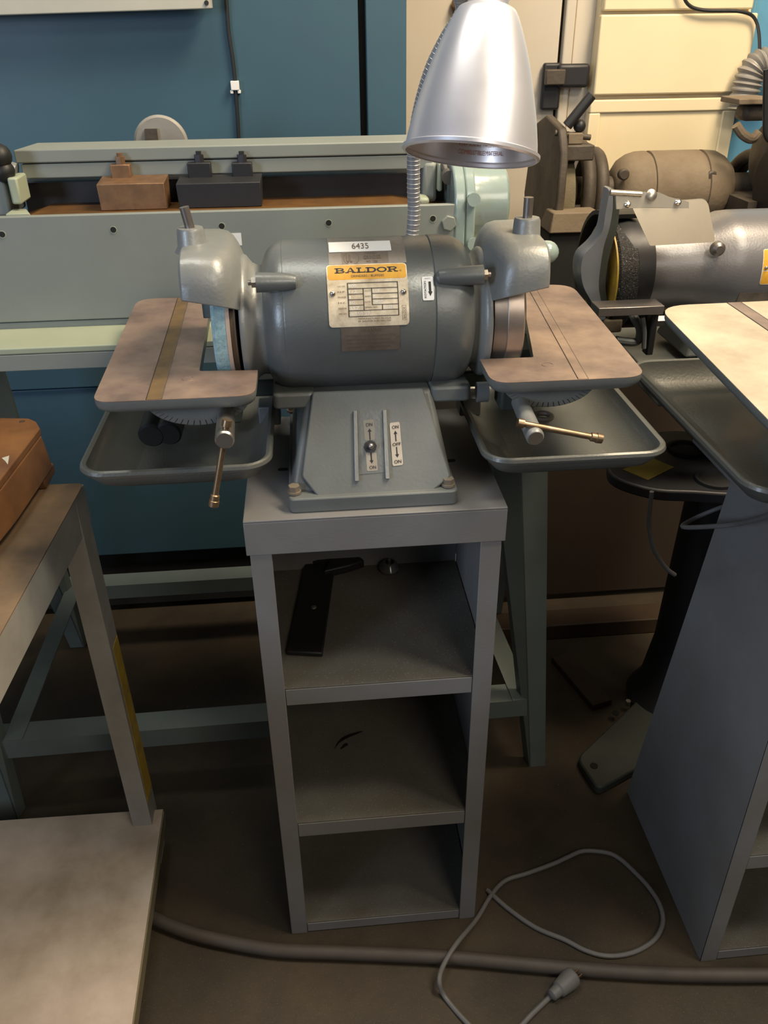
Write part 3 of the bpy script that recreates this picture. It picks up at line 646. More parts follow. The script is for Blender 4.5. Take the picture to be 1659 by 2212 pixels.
# ------------------------------------------------------------------ main grinder
yM = .16; zM = 1.040; RM = .0915
xL = Y(573, 680, yM-.04).x; xR_ = Y(1012, 650, yM-.04).x
xC = .1597; xL, xR_ = .036, .292
t = thing('carbide_grinder', 'large blue-grey double-ended tool grinder with orange-topped name plate, centre of scene', 'grinder', (xC, yM, H))
L_ = xR_-xL
prof = []
rf = .030
for k in range(9):
    a_ = pi/2*k/8; prof.append(((rf*(1-math.cos(a_)))/L_, RM-rf+rf*math.sin(a_)))
prof[0] = (0, RM-rf)
full = [(0, .03)]+prof+[(.10, RM), (.105, RM+.0005), (.79, RM+.0005), (.797, RM-.0006), (.80, RM+.0010), (.86, RM+.001)]+[(1-a_, r_+.0) for a_, r_ in reversed(prof)]+[(1, .03)]
mot = B().rev((xL, yM, zM), (xR_, yM, zM), full, 72).obj('motor_body', MOT, t)
def cylhit(px, py, R=RM):
    d = ray(px, py); o = CAM-Vector((0, yM, zM)); A = d.y**2+d.z**2; Bq = 2*(o.y*d.y+o.z*d.z); Cq = o.y**2+o.z**2-R*R
    D = Bq*Bq-4*A*Cq
    s_ = (-Bq-math.sqrt(max(D, 0)))/(2*A); p = CAM+d*s_
    th = math.atan2(zM-p.z, yM-p.y)   # 0 front, positive = downwards
    return p.x, th*R
def wrap(u, v, h):
    R = RM+.0006+h; th = v/RM
    return Vector((u, yM-R*math.cos(th), zM-R*math.sin(th)))
# horizontal through-bolt bosses
for (a_, b_, c_, d_, ys_) in ((570, 611, 643, 611, -1), (1018, 602, 942, 601, 1)):
    x1b, s1 = cylhit(a_ if ys_ > 0 else 580, b_); x2b, s2 = cylhit(c_, d_)
    s1 = s2
    x1b = xL-.004 if ys_ < 0 else xR_+.004
    c0 = wrap(x1b, s1, .004); c1 = wrap(x2b, s1, .002)
    bb = B().rev(c0, c1, [(0, .004), (0, .0115), (.7, .0105), (.95, .008), (1, .004)], 20).obj('bolt_boss', MOT, mot)
    hexbolt(B(), c0, (ys_, 0, 0), .0065, .005).obj('boss_nut', STEEL, bb)
    B().cyl(c0, c0+Vector((ys_*.009, 0, 0)), .003, n=10).obj('boss_bolt', STEELD, bb)
# feet under the end bells
for xa, xb in ((xL+.004, xL+.055), (xR_-.055, xR_-.004)):
    B().prism(rrect(xa, yM-.075, xb, yM+.075, .008), zM-RM-.004, zM-RM+.016).obj('motor_foot', GREY, t, bevel=.003)

def zc6(zx, zy): return cylhit(690+zx/6.381, 500+zy/6.381)
# nameplate
p00 = zc6(92, 476); p10 = zc6(1190, 448); p01 = zc6(135, 1325); p11 = zc6(1240, 1280)
ux0 = (p00[0]+p01[0])/2; ux1 = (p10[0]+p11[0])/2; sv0 = (p00[1]+p10[1])/2; sv1 = (p01[1]+p11[1])/2
def pl(u, v, h): return wrap(ux0+(ux1-ux0)*u, sv0+(sv1-sv0)*v, h+.0012)
def plb(u, v, h): return wrap(ux0+(ux1-ux0)*u, sv0+(sv1-sv0)*v, h+.0002)
b = B(); sheet(b, 0, 0, 1, 1, plb, .0010, .045, 14, .06); plate = b.obj('name_plate', PLATE, t)
b = B(); sheet(b, .012, .014, .988, .27, pl, .0001, .035, 8, .05); b.obj('orange_band', ORANGE, plate)
fp_ = lambda u, v, h: pl(u, v, h+.0002)
# slab-serif BALDOR drawn as bars and arcs
def slab(b, ch, x, y, w_, h_, fr, T, t2):
    """T thick vertical stem width, t2 thin horizontal thickness (plate units, y downwards)"""
    def q(a, c, d, e): quad(b, x+a, y+c, x+d, y+e, fr, 0)
    def arc(cx, cy, rx, ry, a0, a1, tx, ty, n=14):
        for i in range(n):
            A0 = math.radians(a0+(a1-a0)*i/n); A1 = math.radians(a0+(a1-a0)*(i+1)/n)
            b.add([fr(x+cx+rx*math.cos(A0), y+cy-ry*math.sin(A0), 0), fr(x+cx+rx*math.cos(A1), y+cy-ry*math.sin(A1), 0), fr(x+cx+(rx-tx)*math.cos(A1), y+cy-(ry-ty)*math.sin(A1), 0), fr(x+cx+(rx-tx)*math.cos(A0), y+cy-(ry-ty)*math.sin(A0), 0)], [(0, 1, 2, 3)])
    s = T*.7
    if ch in 'BDLR':
        q(s, 0, s+T, h_); q(0, h_-t2, s*2+T, h_); q(0, 0, s*2+T, t2)
    if ch == 'B':
        q(s, 0, w_*.6, t2); q(s, h_*.5-t2/2, w_*.65, h_*.5+t2/2); q(s, h_-t2, w_*.65, h_)
        arc(w_*.6, h_*.25+t2*.12, w_*.33, h_*.27, -90, 90, T*.9, t2); arc(w_*.65, h_*.75-t2*.12, w_*.35, h_*.27, -90, 90, T*.9, t2)
    if ch == 'D':
        q(s, 0, w_*.55, t2); q(s, h_-t2, w_*.55, h_); arc(w_*.55, h_/2, w_*.45, h_/2, -90, 90, T, t2)
    if ch == 'R':
        q(s, 0, w_*.6, t2); q(s, h_*.52-t2/2, w_*.62, h_*.52+t2/2); arc(w_*.6, h_*.27, w_*.33, h_*.28, -90, 90, T*.9, t2)
        b.add([fr(x+w_*.52, y+h_*.52, 0), fr(x+w_*.52+T, y+h_*.52, 0), fr(x+w_*.9, y+h_, 0), fr(x+w_*.9-T, y+h_, 0)], [(0, 1, 2, 3)]); q(w_*.9-T, h_-t2, w_*1.02, h_)
    if ch == 'L':
        q(s, h_-t2, w_, h_); q(w_-t2*.55, h_*.62, w_, h_)
    if ch == 'A':
        m = w_*.5
        b.add([fr(x+m-T*.3, y, 0), fr(x+m+T*.1, y, 0), fr(x+w_*.22, y+h_, 0), fr(x+w_*.12, y+h_, 0)], [(0, 1, 2, 3)])
        b.add([fr(x+m-T*.45, y, 0), fr(x+m+T*.5, y, 0), fr(x+w_*.92, y+h_, 0), fr(x+w_*.92-T, y+h_, 0)], [(0, 1, 2, 3)])
        q(w_*.25, h_*.62, w_*.75, h_*.62+t2*.8); q(0, h_-t2, w_*.34, h_); q(w_*.62, h_-t2, w_, h_)
    if ch == 'O': arc(w_*.5, h_/2, w_*.5, h_/2, 0, 360, T*.95, t2, 30)
b = B(); xx = .10
for ch, wd in (('B', .135), ('A', .145), ('L', .12), ('D', .14), ('O', .135), ('R', .14)):
    slab(b, ch, xx, .065, wd-.008, .095, fp_, .026, .019); xx += wd-.004
b.obj('brand_lettering', INK, plate)
b = B()
put_text(b, 'GRINDERS / BUFFERS', .30, .195, .71, .235, fp_); put_text(b, '®', .905, .13, .935, .158, fp_)
b.obj('band_lettering', INK2, plate)
b = B(); T_ = .010; G = lambda *a_: line(b, *a_, T_, fp_)
rows = [.33, .42, .505, .59, .675, .755, .845]
for v in (rows[0], rows[1], rows[5], rows[6]): G(.245, v, .875, v)
for v in rows[2:5]: G(.25, v, .44, v); G(.545, v, .87, v)
G(.25, .33, .25, .845); G(.87, .33, .87, .845); G(.44, .42, .44, .755); G(.545, .42, .545, .675); G(.67, .675, .67, .755)
b.obj('data_grid', INK, plate)
b = B()
for s_, v in (('CAT NO.', .365), ('H.P.', .45), ('PHASE', .535), ('HZ.', .62), ('FRAME', .705), ('SPEC NO.', .785)): put_text(b, s_, .125, v, .225, v+.024, fp_)
for s_, v in (('VOLTS', .45), ('AMPS', .535), ('R.P.M.', .62)): put_text(b, s_, .455, v, .53, v+.024, fp_)
put_text(b, 'SERIAL NO.', .455, .70, .61, .724, fp_)
put_text(b, 'MANUFACTURED IN U.S.A.', .365, .868, .775, .893, fp_); put_text(b, 'BY BALDOR ELECTRIC CO.', .365, .905, .775, .930, fp_)
put_text(b, 'BALDOR', .925, .72, .952, .90, fp_, rot=90)
line(b, .915, .70, .915, .92, .004, fp_); line(b, .962, .70, .962, .92, .004, fp_); line(b, .915, .70, .962, .70, .004, fp_); line(b, .915, .92, .962, .92, .004, fp_)
b.obj('small_print', INK2, plate)
b = B()
for s_, a_, v, w_ in (('600', .265, .355, .09), ('1/2', .265, .445, .10), ('1', .265, .53, .015), ('60', .265, .61, .06), ('35Z', .265, .695, .12), ('A 550 27', .26, .78, .25), ('115', .56, .445, .08), ('6', .56, .53, .03), ('3450', .56, .61, .12), ('01286', .69, .695, .13)):
    put_text(b, s_, a_, v, a_+w_, v+.045, fp_)
b.obj('stamped_values', WHITE, plate)
for u, v in ((.062, .49), (.94, .50)): B().sph(pl(u, v, .0008), .0035, 14, sy=.8).obj('plate_rivet', STEEL, plate)
# other stickers on the motor
def lab(name, z0, z1, m, off=.0003, r=.0, th=.0004):
    a = zc6(*z0); c = zc6(*z1); fr = lambda u, v, h: wrap(a[0]+(c[0]-a[0])*u, a[1]+(c[1]-a[1])*v, h+off)
    b = B(); sheet(b, 0, 0, 1, 1, fr, th, r, 8); o = b.obj(name, m, t); return o, (lambda u, v, h: fr(u, v, h+th+.0001))
lab('worn_tape', (100, 105), (1200, 435), FOIL, .0001)
o, fr = lab('listing_label', (300, 285), (960, 470), FOILB, .0005)
b = B(); put_text(b, 'UL', .09, .30, .22, .80, fr, bold=.02)
for k in range(24):
    a0 = 2*pi*k/24; a1 = 2*pi*(k+1)/24; f2 = lambda a_, r_: fr(.20+.17*r_*math.cos(a_), .53+.42*r_*math.sin(a_), .0001)
    b.add([f2(a0, 1), f2(a1, 1), f2(a1, .93), f2(a0, .93)], [(0, 1, 2, 3)])
put_text(b, 'LISTED', .50, .12, .76, .26, fr); put_text(b, 'GRINDER', .46, .38, .84, .62, fr, bold=.01); put_text(b, 'ND 1286', .52, .70, .76, .84, fr); b.obj('label_print', INK2, o)
o, fr = lab('asset_label', (122, 172), (992, 278), WHITE, .0009)
b = B(); put_text(b, '6435', .37, .25, .64, .80, fr); b.obj('label_digits', INK2, o)
o, fr = lab('warning_label', (295, 1320), (1107, 1615), FOILB, .0003, .03)
b = B(); put_text(b, 'WARNING', .34, .05, .70, .20, fr, bold=.01)
for i, s_ in enumerate(('FOR YOUR PROTECTION READ INSTRUCTIONS', 'MANUAL BEFORE OPERATING GRINDER', 'WEAR EYE PROTECTION. USE WHEELS OF', 'RATED SPEED - DISCONNECT POWER')): put_text(b, s_, .09, .32+i*.16, .92-(i % 2)*.09, .38+i*.16, fr)
b.obj('label_print', INK2, o)
o, fr = lab('rotation_label', (1405, 632), (1582, 948), WHITE, .0003, .10)
b = B(); put_text(b, 'ROTATION', .16, .20, .34, .90, fr, bold=.01, rot=90)
quad(b, .56, .22, .78, .66, fr, 0, 4); poly(b, [(.48, .64), (.88, .64), (.68, .84)], fr, 0); put_text(b, 'SAFETY', .25, .07, .75, .11, fr); b.obj('label_print', INK, o)

# hoods, wheels (built for the left, mirrored for the right)
def hood(sgn):
    mx = lambda p: Vector((p.x, p.y, p.z)) if sgn < 0 else Vector((2*xC-p.x, p.y, p.z))
    xo = -.053
    def sq(a_, R, nn=4): # boxy radius
        c = abs(math.cos(a_)); s = abs(math.sin(a_)); return R/((c**nn+s**nn)**(1/nn))
    # section along x: (x, R, superellipse exponent)
    secs = [(xo, .089, 5.5), (xo+.003, .0915, 5.5), (-.040, .0925, 5.5), (-.016, .0925, 5.2), (-.006, .091, 4.6), (.001, .087, 4), (.007, .080, 3.4), (.012, .071, 2.8), (.017, .060, 2.2)]
    n = 40; a_start = math.radians(-12); a_end = math.radians(200)
    # outer skin, front lower edge slants: start angle depends on x
    rings = []; inner = []
    for (xx, R, e) in secs:
        f_ = (xx-xo)/(.02-xo); a0 = math.radians(26-8*f_); ro = []; ri = []
        for k in range(n+1):
            a_ = a0+(a_end-a0)*k/n; r_ = sq(a_, R, e)
            ro.append(mx(Vector((xx, yM-r_*math.cos(a_), zM+.006+r_*math.sin(a_)))))
            r2 = r_-.005; ri.append(mx(Vector((xx, yM-r2*math.cos(a_), zM+.006+r2*math.sin(a_)))))
        rings.append(ro+ri[::-1])
    h = B().loft(rings, True, True).obj('wheel_hood', GREYH, t, bevel=.0015)
    # inner round housing joining to the motor
    hs = B(); prf = [(.0085, .03), (.0085, .079), (.010, .0805), (.014, .0805), (.017, .079), (.020, .075), (.024, .070), (.030, .067), (.040, .068)]
    a = mx(Vector((.0085, yM, zM-.004))); c = mx(Vector((.040, yM, zM-.004)))
    hs.rev(a, c, [((x_-.0085)/.0315, r_) for x_, r_ in prf], 48); hs.obj('wheel_housing', GREYH if sgn < 0 else GREYH, t)
    # boss + stud
    p = mx(Vector((Y(414, 520, yM-.02).x, yM-.02, zM+.088))) if sgn < 0 else Vector((Y(1137, 500, yM-.02).x, yM-.02, zM+.088))
    bs = B().rev(p, p+Vector((0, 0, .027)), [(0, .021), (.25, .017), (.9, .0158), (1, .0145), (1, .004)], 28).obj('stud_boss', GREYH, h)
    tilt = Vector((-.004 if sgn < 0 else .0, -.0, .024))
    B().cyl(p+Vector((0, 0, .026)), p+Vector((0, 0, .026))+tilt*1.0, .0057, n=14).obj('stud', STEELD, bs)
    return mx
mx = hood(-1)
# left wheel: pale blue abrasive, pink layer, brown backing
def disc(x0, x1, r, name, m, par, bev=.003):
    return B().rev((x0, yM, zM-.004), (x1, yM, zM-.004), [(0, .02), (0, r-bev), (min(.5, bev/abs(x1-x0)), r), (1, r), (1, .02)], 64).obj(name, m, par)
wl = disc(-.0245, -.0078, .0775, 'abrasive_wheel', ABRB, t, .004)
disc(-.0076, -.0028, .078, 'wheel_layer', PINK, wl, .0005); disc(-.0026, .0035, .073, 'wheel_backing', mat('wheel_backing_brown', (.16, .12, .08), .6), wl, .0005)
mxr = hood(1)
XR = lambda x_: 2*xC-x_
WST = mat('ground_wheel_steel', (.46, .39, .34), .36, .8, .1, 30)
wr = B().rev((.3505, yM, zM-.004), (.3290, yM, zM-.004), [(0, .02), (0, .0755), (.10, .0775), (.96, .0775), (1, .0768), (1, .02)], 64).obj('steel_wheel', WST, t)
B().rev((.3288, yM, zM-.004), (.3130, yM, zM-.004), [(0, .02), (0, .0765), (1, .0755), (1, .02)], 64).obj('wheel_body', STEELD, wr)
B().rev((.3515, yM, zM-.004), (.3506, yM, zM-.004), [(0, .02), (0, .0745), (1, .0752), (1, .02)], 64).obj('wheel_rim', DKB, wr)

# pedestal box with switch
bt = thing  # alias unused
b = B()
lo = [(.053, .013), (.263, .013), (.263, .345), (.053, .345)]
b.loft([[Vector((x_, y_, H)) for x_, y_ in rrect(.053, .013, .263, .345, .008)], [Vector((x_, y_, H+.020)) for x_, y_ in rrect(.053, .013, .263, .345, .008)]])
ped = b.obj('pedestal_flange', GREY, t, bevel=.002)
zt_ = .962
b = B().hexa([(.0560, .030, H+.018), (.2600, .030, H+.018), (.2600, .330, H+.018), (.0560, .330, H+.018)], [(.082, .090, zt_), (.238, .090, zt_), (.238, .260, zt_), (.082, .260, zt_)])
b.obj('pedestal_body', GREY, ped, bevel=.006, seg=3)
A0 = Vector((.163, .0135, H+.006)); A1 = Vector((.163, .083, .966))
dv = (A1-A0); nv = Vector((0, -dv.z, dv.y)).normalized()
if nv.y > 0: nv = -nv
def hitface(px, py):
    d = ray(px, py); s_ = (A0-CAM).dot(nv)/d.dot(nv); p = CAM+d*s_
    return p.x, (p-A0).dot(dv.normalized())
def face(u, v, h): return Vector((u, 0, 0))+Vector((0, A0.y, A0.z))+dv.normalized()*v+nv*h
fpoly = [hitface(*q) for q in ((702, 1092), (907, 1083), (974, 1030), (914, 838), (675, 846), (652, 1030))]
B().prism(roundpoly(fpoly, [.004]*6, 3), -.02, 0, face).obj('front_face', GREY, ped, bevel=.002)
def fr4(tl, tr, bl, br_):
    a, b_, c, d = [hitface(*q) for q in (tl, tr, bl, br_)]
    return lambda u, v, h: face((a[0]*(1-u)+b_[0]*u)*(1-v)+(c[0]*(1-u)+d[0]*u)*v, (a[1]*(1-u)+b_[1]*u)*(1-v)+(c[1]*(1-u)+d[1]*u)*v, h)
for q in (((763, 888), (771, 888), (766, 1040), (776, 1040)), ((826, 886), (834, 886), (832, 1035), (842, 1035))):
    f_ = fr4(*q); b = B(); sheet(b, 0, 0, 1, 1, f_, .0045, 0, 2); b.obj('switch_rail', GREYH, ped, bevel=.0008)
f_ = fr4((772, 889), (826, 887), (776, 1025), (832, 1020)); b = B(); sheet(b, 0, 0, 1, 1, f_, .0006, 0, 2); b.obj('switch_recess', MOT, ped)
def decal(q, up, dn):
    f_ = fr4(*q); b = B(); sheet(b, 0, 0, 1, 1, lambda u, v, h: f_(u, v, h+.0006), .0003, .14, 2, .05); o = b.obj('switch_label', mat('cream_sticker', (.52, .46, .38), .5), ped)
    g = lambda u, v, h: f_(u, v, h+.0011); return o, g
o, g = decal(((784, 908), (808, 906), (788, 952), (810, 950)), 1, 0)
o.data.materials[0] = mat('grimy_sticker', (.22, .21, .18), .5)
b = B(); put_text(b, 'ON', .22, .15, .82, .32, g); quad(b, .46, .55, .58, .98, g, 0); poly(b, [(.52, .42), (.34, .58), (.72, .58)], g, 0); b.obj('label_print', INK, o)
o, g = decal(((790, 978), (813, 978), (793, 1018), (816, 1016)), 1, 0); o.data.materials[0] = mat('worn_sticker', (.36, .32, .26), .5)
b = B(); put_text(b, 'ON', .24, .72, .86, .90, g); quad(b, .42, .02, .55, .45, g, 0); poly(b, [(.30, .42), (.68, .42), (.49, .60)], g, 0); b.obj('label_print', INK, o)
o, g = decal(((841, 914), (863, 911), (848, 1007), (871, 1004)), 1, 0)
b = B(); put_text(b, 'ON', .22, .07, .85, .15, g, bold=.01); put_text(b, 'OFF', .14, .47, .92, .545, g, bold=.01); put_text(b, 'ON', .18, .87, .84, .95, g, bold=.01)
quad(b, .44, .24, .56, .44, g, 0); poly(b, [(.50, .19), (.32, .27), (.70, .27)], g, 0); quad(b, .44, .57, .56, .76, g, 0); poly(b, [(.32, .74), (.70, .74), (.51, .82)], g, 0); b.obj('label_print', INK, o)
p = hitface(800, 965); c0 = face(p[0], p[1], 0); B().cyl(c0, c0+nv*.003, .008, n=8).obj('switch_collar', DKB, ped)
sw = B().cyl(c0, c0+nv*.014, .0028, .003, n=12); sw.sph(c0+nv*.015, .0035, 12); sw.obj('toggle_switch', STEEL, ped)
for px, py in ((636, 1064), (968, 1048), (632, 888), (905, 856)):
    p = Zp(px, py, H+.021); b = B().cyl(p, p+Vector((0, 0, .003)), .0085, n=18); hexbolt(b, p+Vector((0, 0, .003)), (0, 0, 1), .0072, .007); b.obj('mounting_bolt', mat('dusty_bolt', (.30, .25, .19), .5, .4, .1, 60), ped)

# ------------------------------------------------------------------ tool tables
def table(name, label, outl, rads, z, m, slot, hub, par_group=None, hubY=.03, th=.016, dot=None, arcR=.062):
    t = thing(name, label, 'tool table', (sum(p[0] for p in outl)/len(outl), sum(p[1] for p in outl)/len(outl), z))
    o_ = roundpoly(outl, rads, 6); cx_ = sum(p[0] for p in o_)/len(o_); cy_ = sum(p[1] for p in o_)/len(o_)
    # side skirt (painted) and ground top
    B().loft([[Vector((u+(cx_-u)*.05, v+(cy_-v)*.04, z-th)) for u, v in o_], [Vector((u+(cx_-u)*.015, v+(cy_-v)*.012, z-th*.75)) for u, v in o_], [Vector((u, v, z-th*.45)) for u, v in o_], [Vector((u, v, z-.0008)) for u, v in o_]]).obj('casting', GREY, t)
    top = B().prism(o_, z-.0008, z+.0001).obj('ground_top', m, t)
    (a, b_, wd, ms) = slot
    a = Vector((a[0], a[1], 0)); b_ = Vector((b_[0], b_[1], 0)); d = (b_-a).normalized(); n_ = Vector((-d.y, d.x, 0))*wd/2
    Zv = Vector((0, 0, z))
    B().loft([[q+Zv+Vector((0, 0, .0001)) for q in (a-n_, b_-n_, b_+n_, a+n_)], [q+Zv+Vector((0, 0, .0005)) for q in (a-n_, b_-n_, b_+n_, a+n_)]]).obj('mitre_slot', ms, t)
    for s_ in (-1, 1):
        e = n_*s_; B().loft([[q+Zv+Vector((0, 0, .0001)) for q in (a+e*1.0, b_+e*1.0, b_+e*1.08, a+e*1.08)], [q+Zv+Vector((0, 0, .0009)) for q in (a+e, b_+e, b_+e*1.08, a+e*1.08)]]).obj('slot_edge', INK if s_ == 1 else STEELD, t)
    if dot: p = Vector((dot[0], dot[1], z)); B().rev(p, p+Vector((0, 0, .0006)), [(0, .0075), (1, .0072), (1, .0062), (.2, .006), (.2, .001)], 22).obj('screw_plug', m, t)
    return t
Lt = [Zp(a_, b_, 1.0) for a_, b_ in ((196, 872), (556, 852), (555, 800), (432, 796), (449, 672), (452, 645), (300, 645))]
L2 = [(-.160, -.005), (.026, -.005), (.026, .079), (-.035, .085), (-.052, .39), (-.150, .395), (-.178, .38)]
L2 = [(Lt[0].x, .000), (.0255, .000), (.0255, .079), (Lt[3].x, .084), (-.056, .38), (-.085, .40), (Lt[6].x-.002, .405)]
table('tool_table', 'left tool table of worn reddish cast iron with rusty brown slot', L2, [.022, .022, .001, .004, .01, .01, .035], 1.0, TAN,
      ((Zp(330, 870, 1.0).x, .001), (Zp(398, 640, 1.0).x, .398), .0165, SLOT), None, dot=tuple(Zp(406, 818, 1.0)[:2]))
Rt = [Zp(a_, b_, 1.0) for a_, b_ in ((1037, 778), (1150, 768), (1125, 660), (1150, 612), (1235, 612), (1392, 800), (1385, 830), (1060, 845))]
R2_ = [(Rt[0].x, .004), (.479, .004), (.502, .40), (.38, .40), (Rt[2].x+.005, .30), (Rt[1].x, .083), (Rt[0].x, .084)]
table('tool_table', 'right tool table of worn reddish cast iron with narrow dark slot', R2_, [.024, .028, .040, .01, .006, .003, .001], 1.0, TAN,
      ((Zp(1272, 834, 1.0).x, .005), (Zp(1140, 630, 1.0).x+.012, .398), .0115, TAN), None, dot=tuple(Zp(1183, 788, 1.0)[:2]))
a = Zp(1456, 695, 1.0); c = Zp(1640, 885, 1.0)
R3_ = [(c.x, -.17), (.86, -.17), (.86, .30), (.68, .30), (.604, .262)]
R3_ = [(.553, -.19), (.80, -.19), (.80, .275), (.70, .272), (.592, .270)]
table('tool_table', 'tool table with bright light painted into its pale top and wide slot cut by the right edge', R3_, [.02, .02, .01, .001, .05], 1.0, TAN2,
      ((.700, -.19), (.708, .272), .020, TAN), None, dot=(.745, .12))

# protractor brackets, clamp handles: belong to each main table
def protractor(par, cx, cy, r, ticks=True):
    t = par
    pts = [(cx+r*math.cos(a_), .985+(r*.55)*math.sin(a_)) for a_ in [pi+pi*k/24 for k in range(25)]]
    f_ = lambda u, v, h: Vector((u, cy-h, v))
    q = B().prism(pts, 0, .012, f_).obj('protractor_plate', GREY, t, bevel=.001)
    b = B()
    for k in range(3, 22):
        a_ = pi+pi*k/24; c, s = math.cos(a_), math.sin(a_)
        e = .0005; u0, v0 = cx+(r-.001)*c, .985+(r-.001)*.55*s; u1, v1 = cx+(r-.010)*c, .985+(r-.012)*.55*s
        b.add([f_(u0-e, v0, .0122), f_(u0+e, v0, .0122), f_(u1+e, v1, .0122), f_(u1-e, v1, .0122)], [(0, 1, 2, 3)])
    b.obj('degree_marks', INK, q)
ta = [o for o in bpy.data.objects if o.name.startswith('tool_table')]
TL = bpy.data.objects['tool_table']; TR = bpy.data.objects['tool_table.001']; TX = bpy.data.objects['tool_table.002']
protractor(TL, Y(430, 900, .03).x, .045, .060); protractor(TR, Y(1185, 880, .03).x, .045, .056)
B().box((-.050, .08, .93), (.0, .12, .985)).obj('table_bracket', PEDG, TL, bevel=.004)
B().box((.325, .08, .93), (.37, .12, .985)).obj('table_bracket', PEDG, TR, bevel=.004)
# long support arms that reach back to the pedestal
B().box((-.03, .20, .915), (.085, .24, .940)).obj('support_arm', PEDG, TL, bevel=.004)
B().box((.235, .20, .915), (.345, .24, .940)).obj('support_arm', PEDG, TR, bevel=.004)
B().cyl(Vector((.298, .10, .950)), Vector((.312, .10, .950)), .013, n=20).obj('pivot_knob', GREYH, TR)
def handle(par, px0, py0, y0, px1, py1, y1, r, rod0, rod1, yr0, yr1, rm):
    a = Y(px0, py0, y0); c = Y(px1, py1, y1)
    h = B().rev(a, c, [(0, r*.95), (.9, r), (.97, r), (1, r*.85)], 24).obj('clamp_shaft', STEEL if par is TL else GREYH, par)
    B().cyl(c, c+(c-a).normalized()*.0006, r*.82, n=20).obj('shaft_end', STEEL, h)
    p = Y(*rod0, yr0); q = Y(*rod1, yr1); d = (q-p)
    B().rev(p, q, [(0, .0052), (.07, .0055), (.075, .0036), (.86, .0036), (.87, .0052), (.93, .0052), (.935, .0060), (1, .0056)], 16).obj('tommy_bar', rm, h)
handle(TL, 489, 895, .03, 485, 952, -.045, .0108, (491, 907), (461, 1093), -.035, -.050, BRONZ)
handle(TR, 1122, 868, .04, 1157, 947, -.040, .0105, (1118, 913), (1300, 948), -.030, -.035, BRONZ)

# ------------------------------------------------------------------ trays
def tray(label, x0, y0, x1, y1, z, ex=None, depth=.036, r=.035):
    t = thing('coolant_tray', label, 'tray', ((x0+x1)/2, (y0+y1)/2, z-depth))
    R = lambda ins, zz, rr: [Vector((u, v, zz)) for u, v in rrect(x0+ins, y0+ins, x1-ins, y1-ins, max(rr, .006), 8)]
    w_ = .0035
    rings = [R(.002, z-.006, r), R(0, z-.002, r), R(.001, z+.002, r), R(.004, z+.0035, r-.004), R(.008, z+.002, r-.008), R(.0095, z-.004, r-.0095), R(.013, z-.012, r-.010), R(.022, z-.024, r-.012), R(.040, z-depth+.002, r-.016), R(.055, z-depth, r-.02)]
    under = [R(.055, z-depth-.002, r-.02), R(.038, z-depth, r-.016), R(.018, z-.024, r-.012), R(.009, z-.012, r-.009), R(.006, z-.007, r-.006)]
    b = B(); b.loft(rings, True, False); n_ = len(rings[0])
    b.add(rings[-1], [tuple(range(n_))]); b.loft(under[::-1]+[], True, False); b.add(under[0], [tuple(range(n_))])
    b.loft([rings[0], under[-1]], True, False)
    o = b.obj('pan', TRAY, t)
    rimb = B(); 
    return t, o
tray('left coolant tray with dark empty pan under left tool table', -.197, .018, .036, .325, .90)
tray('right coolant tray with shiny blue-lit right wall under right tool table', .292, -.002, .527, .325, .90)
tray('far right coolant tray overlapping the neighbour stand', .572, -.112, .84, .312, .90, r=.04)
# tray hangers (belong to the grinder)
for x_ in (.012, .296):
    B().box((x_, .20, .872), (x_+.03, .235, .90)).obj('tray_hanger', GREY, t_ if False else bpy.data.objects['carbide_grinder'], bevel=.002)
# two black ends in left tray
for px, py, nm in ((326, 943, 'leftmost'), (363, 939, 'rightmost')):
    a = Y(px, py, .115); c = a+Vector((.004, .11, .012))
    o = B().rev(a, c, [(0, .0145), (.03, .017), (1, .017)], 24).obj('black_tube', BLACK)
    tag(o, f'{nm} of the two black round tubes under the left tool table', 'tube')
# rusty ring pieces in right tray
p = Zp(1172, 908, .868); pts = [p+Vector((.012*math.cos(a_), .012*math.sin(a_), .006)) for a_ in [2*pi*k/16 for k in range(17)]]
b = B().tube(pts, .004, 8, 2); tag(b.obj('rusty_ring', OLDD), 'small rusty ring lying in the right coolant tray', 'ring')

# ------------------------------------------------------------------ lamp
rimC = Y(1016, 338, .12); ax = Vector((.135, .27, .953)).normalized(); Ls = .150; rs = .0755
t = thing('gooseneck_lamp', 'silver bullet-shaped gooseneck work lamp hanging above the main grinder', 'lamp', (.215, .285, H))
pr_ = [(0, 1.0), (.012, 1.03), (.035, 1.03), (.045, .985), (.12, .965), (.28, .905), (.44, .825), (.60, .735), (.75, .635), (.88, .53), (.95, .465), (.985, .42), (1.0, .36), (1.0, .28)]
outer = [(a_, b_*rs) for a_, b_ in pr_]; innr = [(max(a_, 0)*.97, b_*rs-.0018) for a_, b_ in pr_]
b = B().rev(rimC, rimC+ax*Ls, outer, 64, False); sh_ = b.obj('lamp_shade', ALU, t)
b = B().rev(rimC, rimC+ax*Ls, innr, 64, False)
bi = b.obj('shade_inside', ALUI, sh_)
b = B().rev(rimC, rimC+ax*Ls, [(0, rs), (0, rs-.0018)], 64, False); b.obj('shade_rim', ALU, sh_)
tp = rimC+ax*Ls
B().rev(tp-ax*.008, tp+ax*.06, [(0, .0235), (.22, .022), (.30, .0235), (.34, .0235), (.37, .022), (1, .021), (1, .005)], 32).obj('lamp_socket', ALU, t)
B().sph(rimC+ax*.085, .026, 18, sz=1.2).obj('light_bulb', mat('frosted_bulb', (.75, .72, .66), .3), t)
